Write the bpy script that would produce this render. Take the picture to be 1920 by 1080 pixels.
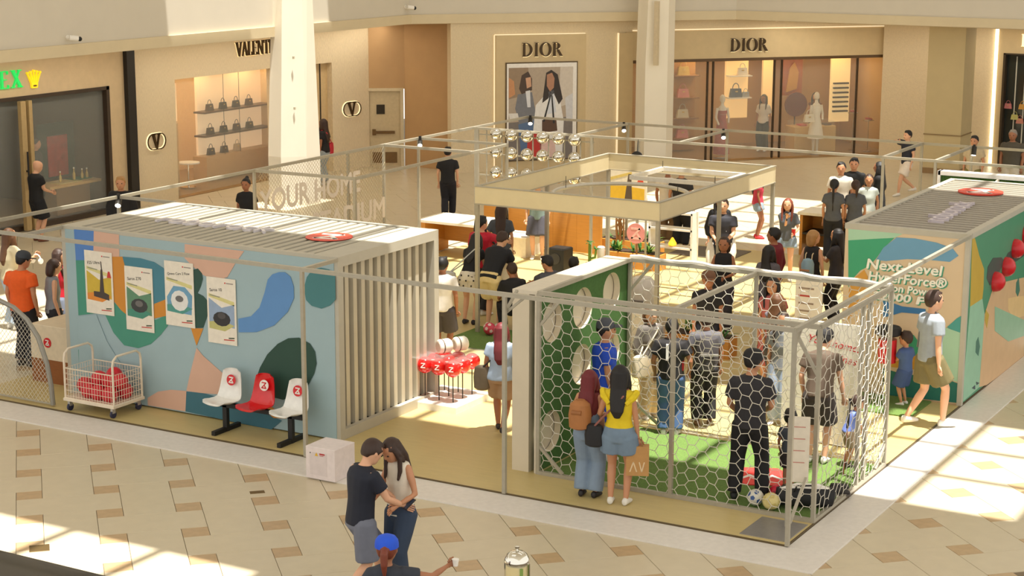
import bpy, bmesh, math, random
import numpy as np
from mathutils import Matrix, Vector
random.seed(7)
S = bpy.context.scene
COL = S.collection
for _o in list(bpy.data.objects): bpy.data.objects.remove(_o)

# ---------------------------------------------------------------- camera
cam = bpy.data.cameras.new('camera'); cam.lens = 63.21; cam.sensor_width = 36; cam.clip_end = 300
co = bpy.data.objects.new('camera', cam); COL.objects.link(co); S.camera = co
co.matrix_world = Matrix(((0.866277,-0.104951,0.488415),(0.499557,0.176662,-0.848076),(0.002722,0.97866,0.205467))).to_4x4()
co.location = (6.84986,-18.07478,6.9432)
# ---------------------------------------------------------------- sky, sun, exposure
W = bpy.data.worlds.new('sky'); S.world = W; W.use_nodes = True
_b = W.node_tree.nodes['Background']; _b.inputs[0].default_value = (1.0, 0.965, 0.89, 1); _b.inputs[1].default_value = 1.3
SUND = Vector((-0.165, 0.08, -1.0)).normalized()
sl = bpy.data.lights.new('sun', 'SUN'); sl.energy = 10.0; sl.angle = math.radians(0.55); sl.color = (1.0, 0.96, 0.88)
so = bpy.data.objects.new('sun', sl); COL.objects.link(so); so.rotation_euler = SUND.to_track_quat('-Z', 'Y').to_euler(); so.location = (2, -1, 30)
S.view_settings.view_transform = 'Standard'; S.view_settings.look = 'None'
S.view_settings.exposure = 0.0; S.view_settings.gamma = 1.0; S.view_settings.use_curve_mapping = False

# ---------------------------------------------------------------- materials
def lin(c):
    return tuple(((v/255)/12.92 if v/255 <= .04045 else ((v/255+.055)/1.055)**2.4) for v in c)
MATS = {}
def mat(c, rough=.6, metal=0., noise=.06, scale=14., emit=0., bump=0., alpha=1., trans=0., coat=0., stretch=None):
    key = (tuple(c), rough, metal, noise, scale, emit, bump, alpha, trans, coat, stretch)
    if key in MATS: return MATS[key]
    m = bpy.data.materials.new('paint_%02x%02x%02x' % tuple(int(v) for v in c)); m.use_nodes = True
    nt = m.node_tree; b = nt.nodes['Principled BSDF']; L = lin(c)
    b.inputs['Roughness'].default_value = rough; b.inputs['Metallic'].default_value = metal
    b.inputs['Alpha'].default_value = alpha; b.inputs['Transmission Weight'].default_value = trans
    b.inputs['Coat Weight'].default_value = coat
    if emit:
        b.inputs['Emission Color'].default_value = (*L, 1); b.inputs['Emission Strength'].default_value = emit
    if noise or bump:
        tc = nt.nodes.new('ShaderNodeTexCoord'); n = nt.nodes.new('ShaderNodeTexNoise')
        n.inputs['Scale'].default_value = scale; n.inputs['Detail'].default_value = 3
        if stretch:
            mp = nt.nodes.new('ShaderNodeMapping'); mp.inputs['Scale'].default_value = stretch
            nt.links.new(tc.outputs['Object'], mp.inputs[0]); nt.links.new(mp.outputs[0], n.inputs[0])
        else: nt.links.new(tc.outputs['Object'], n.inputs[0])
        mx = nt.nodes.new('ShaderNodeMix'); mx.data_type = 'RGBA'
        mx.inputs[6].default_value = (*[v*(1-noise*2) for v in L], 1); mx.inputs[7].default_value = (*[min(1, v*(1+noise*2)) for v in L], 1)
        nt.links.new(n.outputs[0], mx.inputs[0]); nt.links.new(mx.outputs[2], b.inputs['Base Color'])
        if bump:
            bp = nt.nodes.new('ShaderNodeBump'); bp.inputs['Strength'].default_value = bump; bp.inputs['Distance'].default_value = .02
            nt.links.new(n.outputs[0], bp.inputs['Height']); nt.links.new(bp.outputs[0], b.inputs['Normal'])
    else: b.inputs['Base Color'].default_value = (*L, 1)
    MATS[key] = m
    return m
WHITE = mat((238, 234, 226), .5); PIPE = mat((172, 165, 148), .42, .25); RED = mat((205, 28, 38), .35); BLACK = mat((22, 21, 22), .5)
CHROME = mat((225, 222, 212), .08, 1.0, 0); GLASS = mat((235, 240, 236), .03, 0, 0, alpha=.10)
DARK = mat((40, 34, 28), .5); CREAM = mat((226, 214, 190), .6)

# ---------------------------------------------------------------- mesh building
def frame(o, x, y):
    x = Vector(x).normalized(); y = Vector(y).normalized(); z = x.cross(y)
    return Matrix(((x.x, y.x, z.x, o[0]), (x.y, y.y, z.y, o[1]), (x.z, y.z, z.z, o[2]), (0, 0, 0, 1)))
class MB:
    def __init__(s, M=None): s.v = []; s.f = []; s.M = M
    def add(s, vs, fs):
        k = len(s.v)
        s.v += [tuple(s.M @ Vector(p)) for p in vs] if s.M is not None else [tuple(p) for p in vs]
        s.f += [tuple(i+k for i in q) for q in fs]; return s
    def box(s, lo, hi):
        (a, b, c), (d, e, f) = lo, hi
        return s.add([(a,b,c),(d,b,c),(d,e,c),(a,e,c),(a,b,f),(d,b,f),(d,e,f),(a,e,f)],
                     [(0,3,2,1),(4,5,6,7),(0,1,5,4),(1,2,6,5),(2,3,7,6),(3,0,4,7)])
    def bbox(s, lo, hi, b=.01):                       # box with chamfered vertical and top edges
        (x0,y0,z0),(x1,y1,z1) = lo, hi
        def ring(i, z): return [(x0+i+b*0,y0+i,z),(x1-i,y0+i,z),(x1-i,y1-i,z),(x0+i,y1-i,z)]
        vs = ring(0,z0)+ring(0,z1-b)+ring(b,z1)
        fs = [(3,2,1,0),(8,9,10,11)]
        for k in (0,4):
            for i in range(4): fs.append((k+i,k+(i+1)%4,k+4+(i+1)%4,k+4+i))
        return s.add(vs, fs)
    def tube(s, pts, r, n=8, closed=False):
        pts = [Vector(p) for p in pts]; N = len(pts); rr = r if isinstance(r, (list, tuple)) else [r]*N
        vs = []; prev = None
        for i, p in enumerate(pts):
            if closed: t = pts[(i+1)%N]-pts[i-1]
            else: t = pts[min(i+1,N-1)]-pts[max(i-1,0)]
            t = t.normalized() if t.length > 1e-9 else Vector((0,0,1))
            a = prev if prev is not None else (Vector((0,0,1)) if abs(t.z) < .9 else Vector((1,0,0)))
            a = (a - t*a.dot(t)); a = a.normalized() if a.length > 1e-6 else t.orthogonal().normalized()
            prev = a; b = t.cross(a)
            for k in range(n):
                w = 2*math.pi*k/n; vs.append(p+(a*math.cos(w)+b*math.sin(w))*rr[i])
        fs = []
        for i in range(N if closed else N-1):
            j = (i+1)%N
            for k in range(n): fs.append((i*n+k, i*n+(k+1)%n, j*n+(k+1)%n, j*n+k))
        if not closed: fs += [tuple(range(n-1,-1,-1)), tuple((N-1)*n+k for k in range(n))]
        return s.add(vs, fs)
    def bar(s, p0, p1, w, h=None):                    # square section bar
        p0 = Vector(p0); p1 = Vector(p1); h = h or w; t = (p1-p0).normalized()
        a = Vector((0,0,1)) if abs(t.z) < .9 else Vector((0,1,0)); b = t.cross(a).normalized(); a = b.cross(t)
        vs = [p+b*sx*w/2+a*sy*h/2 for p in (p0,p1) for sx, sy in ((-1,-1),(1,-1),(1,1),(-1,1))]
        return s.add(vs, [(3,2,1,0),(4,5,6,7),(0,1,5,4),(1,2,6,5),(2,3,7,6),(3,0,4,7)])
    def lathe(s, prof, c=(0,0,0), n=16, axis='z'):
        vs = []; fs = []
        for r, z in prof:
            for k in range(n):
                w = 2*math.pi*k/n; p = (r*math.cos(w), r*math.sin(w), z)
                if axis == 'y': p = (p[0], p[2], p[1])
                if axis == 'x': p = (p[2], p[0], p[1])
                vs.append((p[0]+c[0], p[1]+c[1], p[2]+c[2]))
        for i in range(len(prof)-1):
            for k in range(n): fs.append((i*n+k, i*n+(k+1)%n, (i+1)*n+(k+1)%n, (i+1)*n+k))
        fs += [tuple(range(n-1,-1,-1)), tuple((len(prof)-1)*n+k for k in range(n))]
        return s.add(vs, fs)
    def cyl(s, c, r, h, n=16, axis='z'): return s.lathe([(r,0),(r,h)], c, n, axis)
    def ball(s, c, r, n=12, sc=(1,1,1)):
        vs = [(c[0],c[1],c[2]-r*sc[2])]; m = n//2
        for i in range(1,m):
            t = math.pi*i/m
            for k in range(n):
                w = 2*math.pi*k/n; vs.append((c[0]+r*sc[0]*math.sin(t)*math.cos(w), c[1]+r*sc[1]*math.sin(t)*math.sin(w), c[2]-r*sc[2]*math.cos(t)))
        vs.append((c[0],c[1],c[2]+r*sc[2])); e = len(vs)-1; fs = []
        for k in range(n):
            fs.append((0,1+(k+1)%n,1+k)); fs.append((e,e-n+k,e-n+(k+1)%n))
            for i in range(m-2): fs.append((1+i*n+k,1+i*n+(k+1)%n,1+(i+1)*n+(k+1)%n,1+(i+1)*n+k))
        return s.add(vs, fs)
    def poly(s, pts, z0, z1):                          # extruded outline in the local xy plane
        a = sum(pts[i-1][0]*pts[i][1]-pts[i][0]*pts[i-1][1] for i in range(len(pts)))
        if a < 0: pts = pts[::-1]
        n = len(pts)
        vs = [(p[0],p[1],z0) for p in pts]+[(p[0],p[1],z1) for p in pts]
        return s.add(vs, [tuple(range(n-1,-1,-1)), tuple(range(n,2*n))]+[(i,(i+1)%n,n+(i+1)%n,n+i) for i in range(n)])
    def disc(s, c, rx, ry, z0, z1, n=28): return s.poly([(c[0]+rx*math.cos(2*math.pi*k/n), c[1]+ry*math.sin(2*math.pi*k/n)) for k in range(n)], z0, z1)
    def ring(s, out, inn, z0, z1):                     # band between two outlines with equal counts
        n = len(out); vs = [(p[0],p[1],z) for z in (z0,z1) for p in out]+[(p[0],p[1],z) for z in (z0,z1) for p in inn]; fs = []
        for i in range(n):
            j = (i+1)%n
            fs += [(i,j,n+j,n+i),(2*n+j,2*n+i,3*n+i,3*n+j),(n+i,n+j,3*n+j,3*n+i),(j,i,2*n+i,2*n+j)]
        return s.add(vs, fs)
    def mesh(s, name, m, smooth=False, shade=None):
        me = bpy.data.meshes.new(name); me.from_pydata(s.v, [], s.f); me.materials.append(m)
        if smooth:
            me.polygons.foreach_set('use_smooth', [True]*len(me.polygons))
            if smooth != 'full': me.set_sharp_from_angle(angle=math.radians(38))
        return me
    def build(s, name, m, parent=None, smooth=False): return link(name, s.mesh(name, m, smooth), parent)
def link(name, me, parent=None):
    o = bpy.data.objects.new(name, me); COL.objects.link(o)
    if parent is not None: o.parent = parent
    return o
def tag(o, label, cat, group=None):
    o['label'] = label; o['category'] = cat
    if group: o['group'] = group
    return o
def thing(name, label, cat, loc=(0,0,0), rz=0., group=None):
    o = bpy.data.objects.new(name, None); COL.objects.link(o); o.location = loc; o.rotation_euler = (0,0,rz)
    o.empty_display_size = .1
    return tag(o, label, cat, group)
def struct(o): o['kind'] = 'structure'; return o
def stuff(o): o['kind'] = 'stuff'; return o
def copy_tree(o, parent=None):
    c = o.copy(); COL.objects.link(c)
    if parent is not None: c.parent = parent
    for ch in o.children: copy_tree(ch, c)
    return c
_dg = None
def text_mesh(name, body, size, m, ext=.004, M=None, align='LEFT', shear=0., space=1., bold=0.):
    cu = bpy.data.curves.new(name, 'FONT'); cu.body = body; cu.size = size; cu.extrude = ext; cu.align_x = align
    cu.shear = shear; cu.space_character = space; cu.resolution_u = 3
    t = bpy.data.objects.new(name, cu); COL.objects.link(t)
    dg = bpy.context.evaluated_depsgraph_get(); dg.update()
    me = bpy.data.meshes.new_from_object(t.evaluated_get(dg)); bpy.data.objects.remove(t); bpy.data.curves.remove(cu)
    me.name = name; me.materials.clear(); me.materials.append(m)
    if bold:
        v = []; f = []
        for i, (a, b) in enumerate(((0,0),(bold,0),(-bold,0),(0,bold),(0,-bold))):
            k = len(v); v += [(q.co.x+a, q.co.y+b, q.co.z+i*.0006) for q in me.vertices]; f += [tuple(j+k for j in p.vertices) for p in me.polygons]
        bpy.data.meshes.remove(me); me = bpy.data.meshes.new(name); me.from_pydata(v, [], f); me.materials.append(m)
    if M is not None: me.transform(M)
    return me
def ell(cx, cy, rx, ry, n=24): return [(cx+rx*math.cos(2*math.pi*k/n), cy+ry*math.sin(2*math.pi*k/n)) for k in range(n)]
def glyph(mb, ch, x, y, h, d=.04):                     # letters with thick stems and thin serifs
    def P(pts): mb.poly([(x+a*h, y+b*h) for a, b in pts], 0, d)
    def St(a, w=.15):
        P([(a,.03),(a+w,.03),(a+w,.97),(a,.97)]); P([(a-.06,0),(a+w+.06,0),(a+w+.06,.045),(a-.06,.045)]); P([(a-.06,.955),(a+w+.06,.955),(a+w+.06,1),(a-.06,1)])
    if ch == 'I': St(.07); return .36
    if ch == 'D':
        St(.07); o = [(.22+.55*math.sin(t), .5-.5*math.cos(t)) for t in [math.pi*k/12 for k in range(13)]]
        i = [(.22+.38*math.sin(t), .5-.45*math.cos(t)) for t in [math.pi*k/12 for k in range(13)]]
        for k in range(12): P([o[k],o[k+1],i[k+1],i[k]])
        return .9
    if ch == 'O':
        mb.ring([(x+p[0]*h,y+p[1]*h) for p in ell(.47,.5,.45,.51)], [(x+p[0]*h,y+p[1]*h) for p in ell(.47,.5,.27,.46)], 0, d); return .98
    if ch == 'R':
        St(.07); o = [(.22+.36*math.sin(t), .74-.26*math.cos(t)) for t in [math.pi*k/10 for k in range(11)]]
        i = [(.22+.2*math.sin(t), .74-.21*math.cos(t)) for t in [math.pi*k/10 for k in range(11)]]
        for k in range(10): P([o[k],o[k+1],i[k+1],i[k]])
        P([(.3,.5),(.46,.5),(.78,0),(.58,0)]); return .8
    if ch == 'E':
        St(.07); P([(.2,.95),(.62,.95),(.62,1),(.2,1)]); P([(.56,.8),(.62,.8),(.62,1),(.56,1)]); P([(.2,.48),(.5,.48),(.5,.53),(.2,.53)])
        P([(.2,0),(.66,0),(.66,.05),(.2,.05)]); P([(.6,0),(.66,0),(.66,.2),(.6,.2)]); return .74
    if ch == 'X':
        P([(.02,1),(.22,1),(.78,0),(.58,0)]); P([(.6,1),(.68,1),(.14,0),(.05,0)]); P([(-.03,.95),(.3,.95),(.3,1),(-.03,1)]); P([(.5,.95),(.78,.95),(.78,1),(.5,1)])
        P([(-.03,0),(.26,0),(.26,.05),(-.03,.05)]); P([(.48,0),(.84,0),(.84,.05),(.48,.05)]); return .86
    if ch == 'V':
        P([(.0,1),(.18,1),(.46,.05),(.38,0)]); P([(.62,1),(.7,1),(.44,0),(.38,0)]); P([(-.06,.955),(.26,.955),(.26,1),(-.06,1)]); P([(.5,.955),(.8,.955),(.8,1),(.5,1)]); return .78
    if ch == 'A':
        P([(.32,1),(.4,1),(.76,0),(.57,0)]); P([(.32,1),(.38,.96),(.1,0),(.03,0)]); P([(.18,.32),(.52,.32),(.52,.37),(.18,.37)]); return .76
    if ch == 'L':
        St(.07); P([(.2,0),(.6,0),(.6,.05),(.2,.05)]); P([(.54,0),(.6,0),(.6,.25),(.54,.25)]); return .62
    if ch == 'N':
        St(.05,.06); St(.62,.06); P([(.02,1),(.2,1),(.68,0),(.6,0)]); return .84
    if ch == 'T':
        St(.28); P([(0,.95),(.72,.95),(.72,1),(0,1)]); P([(0,.78),(.05,.78),(.05,1),(0,1)]); P([(.67,.78),(.72,.78),(.72,1),(.67,1)]); return .74
    return .4
def word(mb, s, h, d=.04, x=0., y=0., gap=.06):
    for ch in s: x += glyph(mb, ch, x, y, h, d)*h+gap*h
    return x
def logo(parent, M, r, bg, fg, t=.006):                # round badge with a folded Z mark
    d = MB(M).disc((0,0), r, r, 0, t).build('logo_badge', bg, parent)
    k = MB(M); s = r*.6; w = r*.2
    def seg(a, b): 
        a = Vector(a)*s; b = Vector(b)*s; t_ = (b-a).normalized(); n_ = Vector((-t_.y,t_.x))*w/2; a -= t_*w*.3; b += t_*w*.3
        k.poly([(a+n_)[:2],(a-n_)[:2],(b-n_)[:2],(b+n_)[:2]], t, t+.003)
    V = lambda x, y: Vector((x,y))
    for a, b in [((-.75,.8),(.7,.8)),((.7,.8),(-.75,-.8)),((-.75,-.8),(.8,-.8)),((.8,-.8),(.25,-.05))]: seg(V(*a), V(*b))
    k.build('logo_mark', fg, d)
    return d
# ================================================================ the mall floor
GZ = -0.03                                              # top of the stone tiles; the booth deck lies at z = 0
STONE = mat((205, 192, 165), .32, 0, .04, 5.); BROWN = mat((186, 158, 120), .32, 0, .12, 9.)
floor = struct(MB().box((-27, -14, GZ-.12), (14, 42, GZ-.012)).build('floor', mat((120, 104, 80), .6)))
U = .3055; E1 = Vector((.70711, .70711, 0)); E2 = Vector((.70711, -.70711, 0)); O0 = Vector((-8.86, -1.62, 0))
def px(p):
    m = co.matrix_world.inverted() @ Vector(p)
    return 960+3371.2*m.x/-m.z, 540-3371.2*m.y/-m.z, -m.z
co.matrix_world = Matrix.Translation((6.84986,-18.07478,6.9432)) @ Matrix(((0.866277,-0.104951,0.488415),(0.499557,0.176662,-0.848076),(0.002722,0.97866,0.205467))).to_4x4()
me_big = MB().bbox((-2*U+.003, -U+.003, -.02), (2*U-.003, U-.003, 0), .003).mesh('floor_tile', STONE)
me_sq = MB().bbox((-U/2+.003, -U/2+.003, -.02), (U/2-.003, U/2-.003, 0), .003).mesh('accent_tile', BROWN)
me_pl = me_sq.copy(); me_pl.materials.clear(); me_pl.materials.append(STONE)
tiles = []
for a in range(-90, 90):
    for b in range(-90, 90):
        items = [(1, .5, .5, 0)]
        items.append((0, 2, 2, 0) if (a+b) % 2 == 0 else (0, 2, 2, 1))
        for k, ci, cj, rot in items:
            c = O0+E1*(3*a+ci)*U+E2*(3*b+cj)*U
            if not (-23.5 < c.x < 6 and -8 < c.y < 37): continue
            if -12.3 < c.x < .0 and 0 < c.y < 15.8: continue
            u, v, d = px((c.x, c.y, GZ))
            if -60 < u < 1980 and 200 < v < 1150: tiles.append((d, k, rot, c))
tiles.sort(key=lambda t: t[0]); cnt = [0, 0]; far = [MB(), MB()]
for d, k, rot, c in tiles:
    ang = math.radians(45)+(math.pi/2 if rot else 0)
    if cnt[k] < 300:
        cnt[k] += 1; pl = k and (c.y > 9 or c.x < -13.5); o = link('accent_tile' if k else 'floor_tile', (me_pl if pl else me_sq) if k else me_big, floor)
        o.location = (c.x, c.y, GZ); o.rotation_euler = (0, 0, ang)
    else:
        far[k].M = Matrix.Translation((c.x, c.y, GZ)) @ Matrix.Rotation(ang, 4, 'Z')
        if k: far[k].bbox((-U/2+.003, -U/2+.003, -.02), (U/2-.003, U/2-.003, 0), .003)
        else: far[k].bbox((-2*U+.003, -U+.003, -.02), (2*U-.003, U-.003, 0), .003)
if far[0].v: stuff(far[0].build('distant_floor_tile', STONE, floor))
if far[1].v: stuff(far[1].build('distant_accent_tile', STONE, floor))
# dark kerb of the planter in the near corner, with its drain cover
k = thing('planter_kerb', 'polished black granite kerb in the bottom corner of the floor', 'kerb', (-9, -5.2, GZ)); k['kind'] = 'structure'
MB().bbox((-3.5, -1.2, 0), (3.3, .55, .10), .03).build('kerb_stone', mat((26, 24, 22), .15), k)
MB().bbox((-3.5, -1.2, .10), (3.3, .40, .13), .01).build('kerb_top', mat((20, 19, 18), .1), k)
o = MB(Matrix.Translation((-7.2, -4.22, GZ)) @ Matrix.Rotation(math.radians(45), 4, 'Z')).bbox((-.11, -.11, 0), (.11, .11, .004), .002).build('floor_drain', mat((110, 90, 55), .5, .6))
tag(o, 'small square brass floor drain in the sunlit stone', 'drain')
o = MB(Matrix.Translation((-6.33, -1.42, GZ)) @ Matrix.Rotation(math.radians(45), 4, 'Z')).bbox((-.09, -.05, 0), (.09, .05, .004), .002).build('floor_socket', mat((120, 96, 56), .5, .5))
tag(o, 'small brass socket plate in the floor below the seat bench', 'socket plate')
# ================================================================ booth deck
DECK = mat((198, 178, 122), .42, 0, .05, 3., stretch=(1, 6, 1))
deck = thing('deck', 'low straw-yellow vinyl deck under the whole booth', 'deck'); deck['kind'] = 'structure'
MB().box((-12.75, 0.02, -.03), (-.02, 16.5, 0)).build('deck_board', DECK, deck)
MB().box((-12.75, 0, -.03), (0, .02, .003)).box((-.02, 0, -.03), (0, 16.5, .003)).build('edge_trim', mat((104, 88, 60), .4, .5), deck)
st = thing('border_strip', 'broad white border strip on the floor around the deck', 'border strip'); st['kind'] = 'structure'
m_ = mat((222, 216, 208), .38)
MB().bbox((-13.3, -.63, GZ), (.53, -.003, -.012), .003).build('strip_board', m_, st); MB().bbox((.003, -.003, GZ), (.53, 17, -.012), .003).build('strip_board', m_, st)
tag(MB().bbox((-8.6, 15.2, 0), (-7.2, 16.3, .02), .01).build('door_mat', mat((110, 98, 84), .8)), 'dark grey entrance mat at the back edge of the deck', 'mat')
tag(MB().bbox((-.62, .1, 0), (-.05, .78, .006), .002).build('base_plate', mat((150, 146, 142), .4, .5)), 'grey steel plate on the deck at the foot of the corner post', 'plate')
# ================================================================ upper floor edge
FL = [(-19.5, -6), (-19.5, 22.2), (-12.95, 28.75), (8, 28.95)]
def along(pl, dout, din, z0, z1, name, m, parent=None):
    mb = MB(); P = [Vector((x, y, 0)) for x, y in pl]
    def off(i, d):
        n = []
        for a, b in ((i-1, i), (i, i+1)):
            if 0 <= a and b < len(P): t = (P[b]-P[a]).normalized(); n.append(Vector((t.y, -t.x, 0)))
        v = sum(n, Vector()).normalized(); return P[i]+v*(d/max(.3, v.dot(n[0])))
    for i in range(len(P)-1):
        q = [off(i, dout), off(i+1, dout), off(i+1, -din), off(i, -din)]
        mb.poly([(p.x, p.y) for p in q], z0, z1)
    return mb.build(name, m, parent)
WALLC = mat((210, 202, 186), .7, 0, .02, 2.); TRIMC = mat((214, 198, 164), .6, 0, .03, 3.)
struct(along(FL, .0, .35, 4.22, 8.5, 'wall_gallery', WALLC)); struct(along(FL, .07, .35, 4.0, 4.24, 'trim_1', TRIMC))
mb = MB()
mb.poly([(-26, -6), (-19.6, -6), (-19.6, 22.2), (-13, 28.8), (-13, 40), (-26, 40)], 3.98, 4.1); mb.poly([(-13, 28.8), (8, 29), (8, 40), (-13, 40)], 3.98, 4.1)
struct(mb.build('ceiling', mat((205, 186, 150), .8)))
# unseen skylight roof: slabs and bars, openings shaped to place the sun patches
RZ = 15.0; SX, SY = SUND.x/-SUND.z, SUND.y/-SUND.z
SUN_OPENINGS = [(-14, -4.65, -9, -3.6), (-17.5, 1.95, 2.2, 6.05), (-13.4, 1.0, 10.9, 15.2), (-12.6, -5.2, 17.4, 23.6), (-20.95, -20.12, 12.9, 18.9), (-20.11, -18.75, 15.7, 17.6), (-4.9, -2.5, 17.6, 20.0)]
SUN_OPENINGS += [(-19.85+i*.9, -18.95+i*.9-.03, 23.9+i*.9, 25.0+i*.9) for i in range(6)]  # stepped openings added so sun falls on the diagonal gallery wall
bx = sorted({-34, 12}|{v for b in SUN_OPENINGS for v in b[:2]}); by = sorted({-16, 44}|{v for b in SUN_OPENINGS for v in b[2:]})
roof = MB()
for j in range(len(by)-1):
    run = None
    for i in range(len(bx)-1):
        cx, cy = (bx[i]+bx[i+1])/2, (by[j]+by[j+1])/2
        op = any(b[0] < cx < b[1] and b[2] < cy < b[3] for b in SUN_OPENINGS)
        if not op and run is None: run = bx[i]
        if run is not None and (op or i == len(bx)-2):
            e = bx[i] if op else bx[i+1]
            roof.box((run-SX*RZ, by[j]-SY*RZ, RZ), (e-SX*RZ, by[j+1]-SY*RZ, RZ+.06)); run = None
ceil_o = struct(roof.build('ceiling_skylight', mat((236, 228, 212), .8)))
bars = MB()
for (a, b, c, d) in SUN_OPENINGS:
    if b-a < 1.4: continue
    n = max(1, round((b-a)/1.35)); m = max(1, round((d-c)/1.28))
    for i in range(1, n): x = a+(b-a)*i/n; bars.box((x-.06-SX*RZ, c-SY*RZ, RZ-.1), (x+.06-SX*RZ, d-SY*RZ, RZ+.05))
    for i in range(1, m): y = c+(d-c)*i/m; bars.box((a-SX*RZ, y-.05-SY*RZ, RZ-.1), (b-SX*RZ, y+.05-SY*RZ, RZ+.05))
bars.build('glazing_bar', mat((220, 214, 200), .6), ceil_o)
# ================================================================ gallery pillars
PW = mat((236, 228, 210), .6, 0, .02, 2.)
def pillar(name, base, pts_lo, pts_hi, zr, label):
    n = len(pts_lo); mb = MB(Matrix.Translation(base))
    vs = [(x, y, 0) for x, y in pts_lo]+[(x, y, zr) for x, y in pts_lo]+[(x, y, 7.5) for x, y in pts_hi]
    fs = [(k*n+i, k*n+(i+1) % n, (k+1)*n+(i+1) % n, (k+1)*n+i) for k in (0, 1) for i in range(n)]+[tuple(range(n-1, -1, -1)), tuple(range(2*n, 3*n))]
    o = mb.add(vs, fs).build(name, PW); o['kind'] = 'structure'; tag(o, label, 'pillar'); return o
p1 = pillar('pillar', (-19.2, 16.65, GZ), [(-.42, -.5), (.05, -.62), (.42, -.1), (.42, .45), (-.42, .45)], [(-.3, -.2), (.0, -.25), (.25, .05), (.3, .3), (-.3, .3)], 1.2, 'white faceted pillar in sunlight beside the shelves of handbags')
p2 = pillar('pillar', (-14.2, 26.1, GZ), [(-.42, -.2), (0, -.5), (.42, .0), (.38, .5), (-.38, .5)], [(-.36, -.12), (.1, -.4), (.42, .05), (.38, .5), (-.38, .5)], 3.0, 'white faceted pillar between the two lit fashion shop fronts')
for z in (2.3, 3.5): MB().box((-18.95, 16.30, z), (-18.91, 16.34, z+.06)).build('fixing', mat((200, 190, 165), .5), None).parent = None
for o_ in [o for o in bpy.data.objects if o.name.startswith('fixing')]: o_.parent = p1; o_.matrix_parent_inverse = Matrix.Identity(4)
MB().box((-13.98, 25.62, 2.9), (-13.86, 25.72, 4.6)).build('sign_fin', mat((205, 190, 160), .5), p2)
c3 = MB().bbox((-7.75, 29.7, GZ), (-6.75, 30.7, 4.1), .12).build('pillar', mat((206, 186, 140), .6, 0, .03, 3.)); c3['kind'] = 'structure'; tag(c3, 'plain beige square pillar at the back near the dark shop window', 'pillar')
MB().box((-7.77, 29.68, 1.02), (-6.73, 30.7, 1.05)).build('joint_line', mat((150, 125, 85), .6), c3); MB().box((-7.78, 29.67, GZ), (-6.72, 30.7, .12)).build('skirting', mat((150, 120, 80), .6), c3)
# ================================================================ shop fronts on the left (plane x = -22.1)
XW = -22.1
LSTONE = mat((206, 182, 144), .55, 0, .05, 6.); VSTONE = mat((222, 204, 170), .7, 0, .10, 10., bump=.5, stretch=(1, 9, 1.2))
wl = struct(MB().box((XW-.3, 4, 2.94), (XW, 13.95, 4)).box((XW-.3, 13.42, GZ), (XW, 13.95, 2.94)).build('wall_left', LSTONE))
MB().box((XW-.25, 9, 2.86), (XW+.03, 13.42, 2.94)).box((XW-.25, 13.32, GZ), (XW+.03, 13.42, 2.94)).box((XW-.25, 9, GZ), (XW+.03, 13.42, .08)).build('window_frame', mat((58, 44, 32), .4), wl)
struct(MB().bbox((XW-.2, 13.95, GZ), (XW+.12, 14.22, 4.0), .01).build('trim_2', mat((24, 20, 17), .5)))
mb = MB().box((XW-.3, 14.22, 2.9), (XW, 19.7, 4)).box((XW-.3, 14.22, GZ), (XW, 15.75, 2.9)).box((XW-.3, 19.75, GZ), (XW, 20.9, 4))
wl2 = struct(mb.build('wall_left', VSTONE))
VM = frame((-22.1, 19.7, 0), (.22, 1, 0), (0, 0, 1)); VM = frame((-22.1, 19.7, 0), (.75, 3.25, 0), (0, 0, 1))
mb = MB(VM).box((0, GZ, -.3), (1.0, 4, 0)).box((1.0, 2.92, -.3), (2.0, 4, 0)).box((2.0, GZ, -.3), (3.34, 4, 0)); wl3 = struct(mb.build('wall_left', VSTONE))
MB(VM).box((1.0, GZ, -.3), (2.0, 2.92, -.2)).build('door_panel', mat((205, 178, 132), .5), wl3); MB(VM).box((1.72, GZ, -.2), (1.75, 2.92, -.18)).build('door_gap', DARK, wl3)
# corridor recess with a service door
CM = frame((-21.37, 22.95, 0), (.8, .55, 0), (0, 0, 1))
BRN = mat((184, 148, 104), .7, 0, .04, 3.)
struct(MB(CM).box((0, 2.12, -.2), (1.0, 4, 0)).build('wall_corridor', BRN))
dr = MB(CM).box((0, GZ, -.2), (.93, 2.12, -.05)).build('door_1', mat((196, 178, 142), .5)); struct(dr)
MB(CM).box((.0, 2.06, -.06), (.97, 2.14, .03)).box((.88, GZ, -.06), (.97, 2.1, .03)).build('door_frame', mat((206, 190, 156), .5), dr)
MB(CM).box((.12, .88, -.05), (.72, .95, .02)).box((.10, .84, -.05), (.2, 1.0, .03)).build('push_bar', mat((110, 84, 50), .4, .5), dr)
MB(CM).box((.22, 1.42, -.05), (.45, 1.68, -.03)).build('door_window', mat((40, 34, 26), .2), dr); MB(CM).box((.1, .06, -.05), (.78, .36, -.03)).build('kick_plate', mat((120, 92, 56), .4, .4), dr)
CM2 = frame((-20.55, 23.52, 0), (1.8, -.15, 0), (0, 0, 1))
struct(MB(CM2).box((0, GZ, -.2), (1.85, 4, 0)).build('wall_corridor', BRN)); struct(MB(CM2).box((1.83, GZ, -.2), (1.86, 4, .02)).build('trim_3', DARK))
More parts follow.
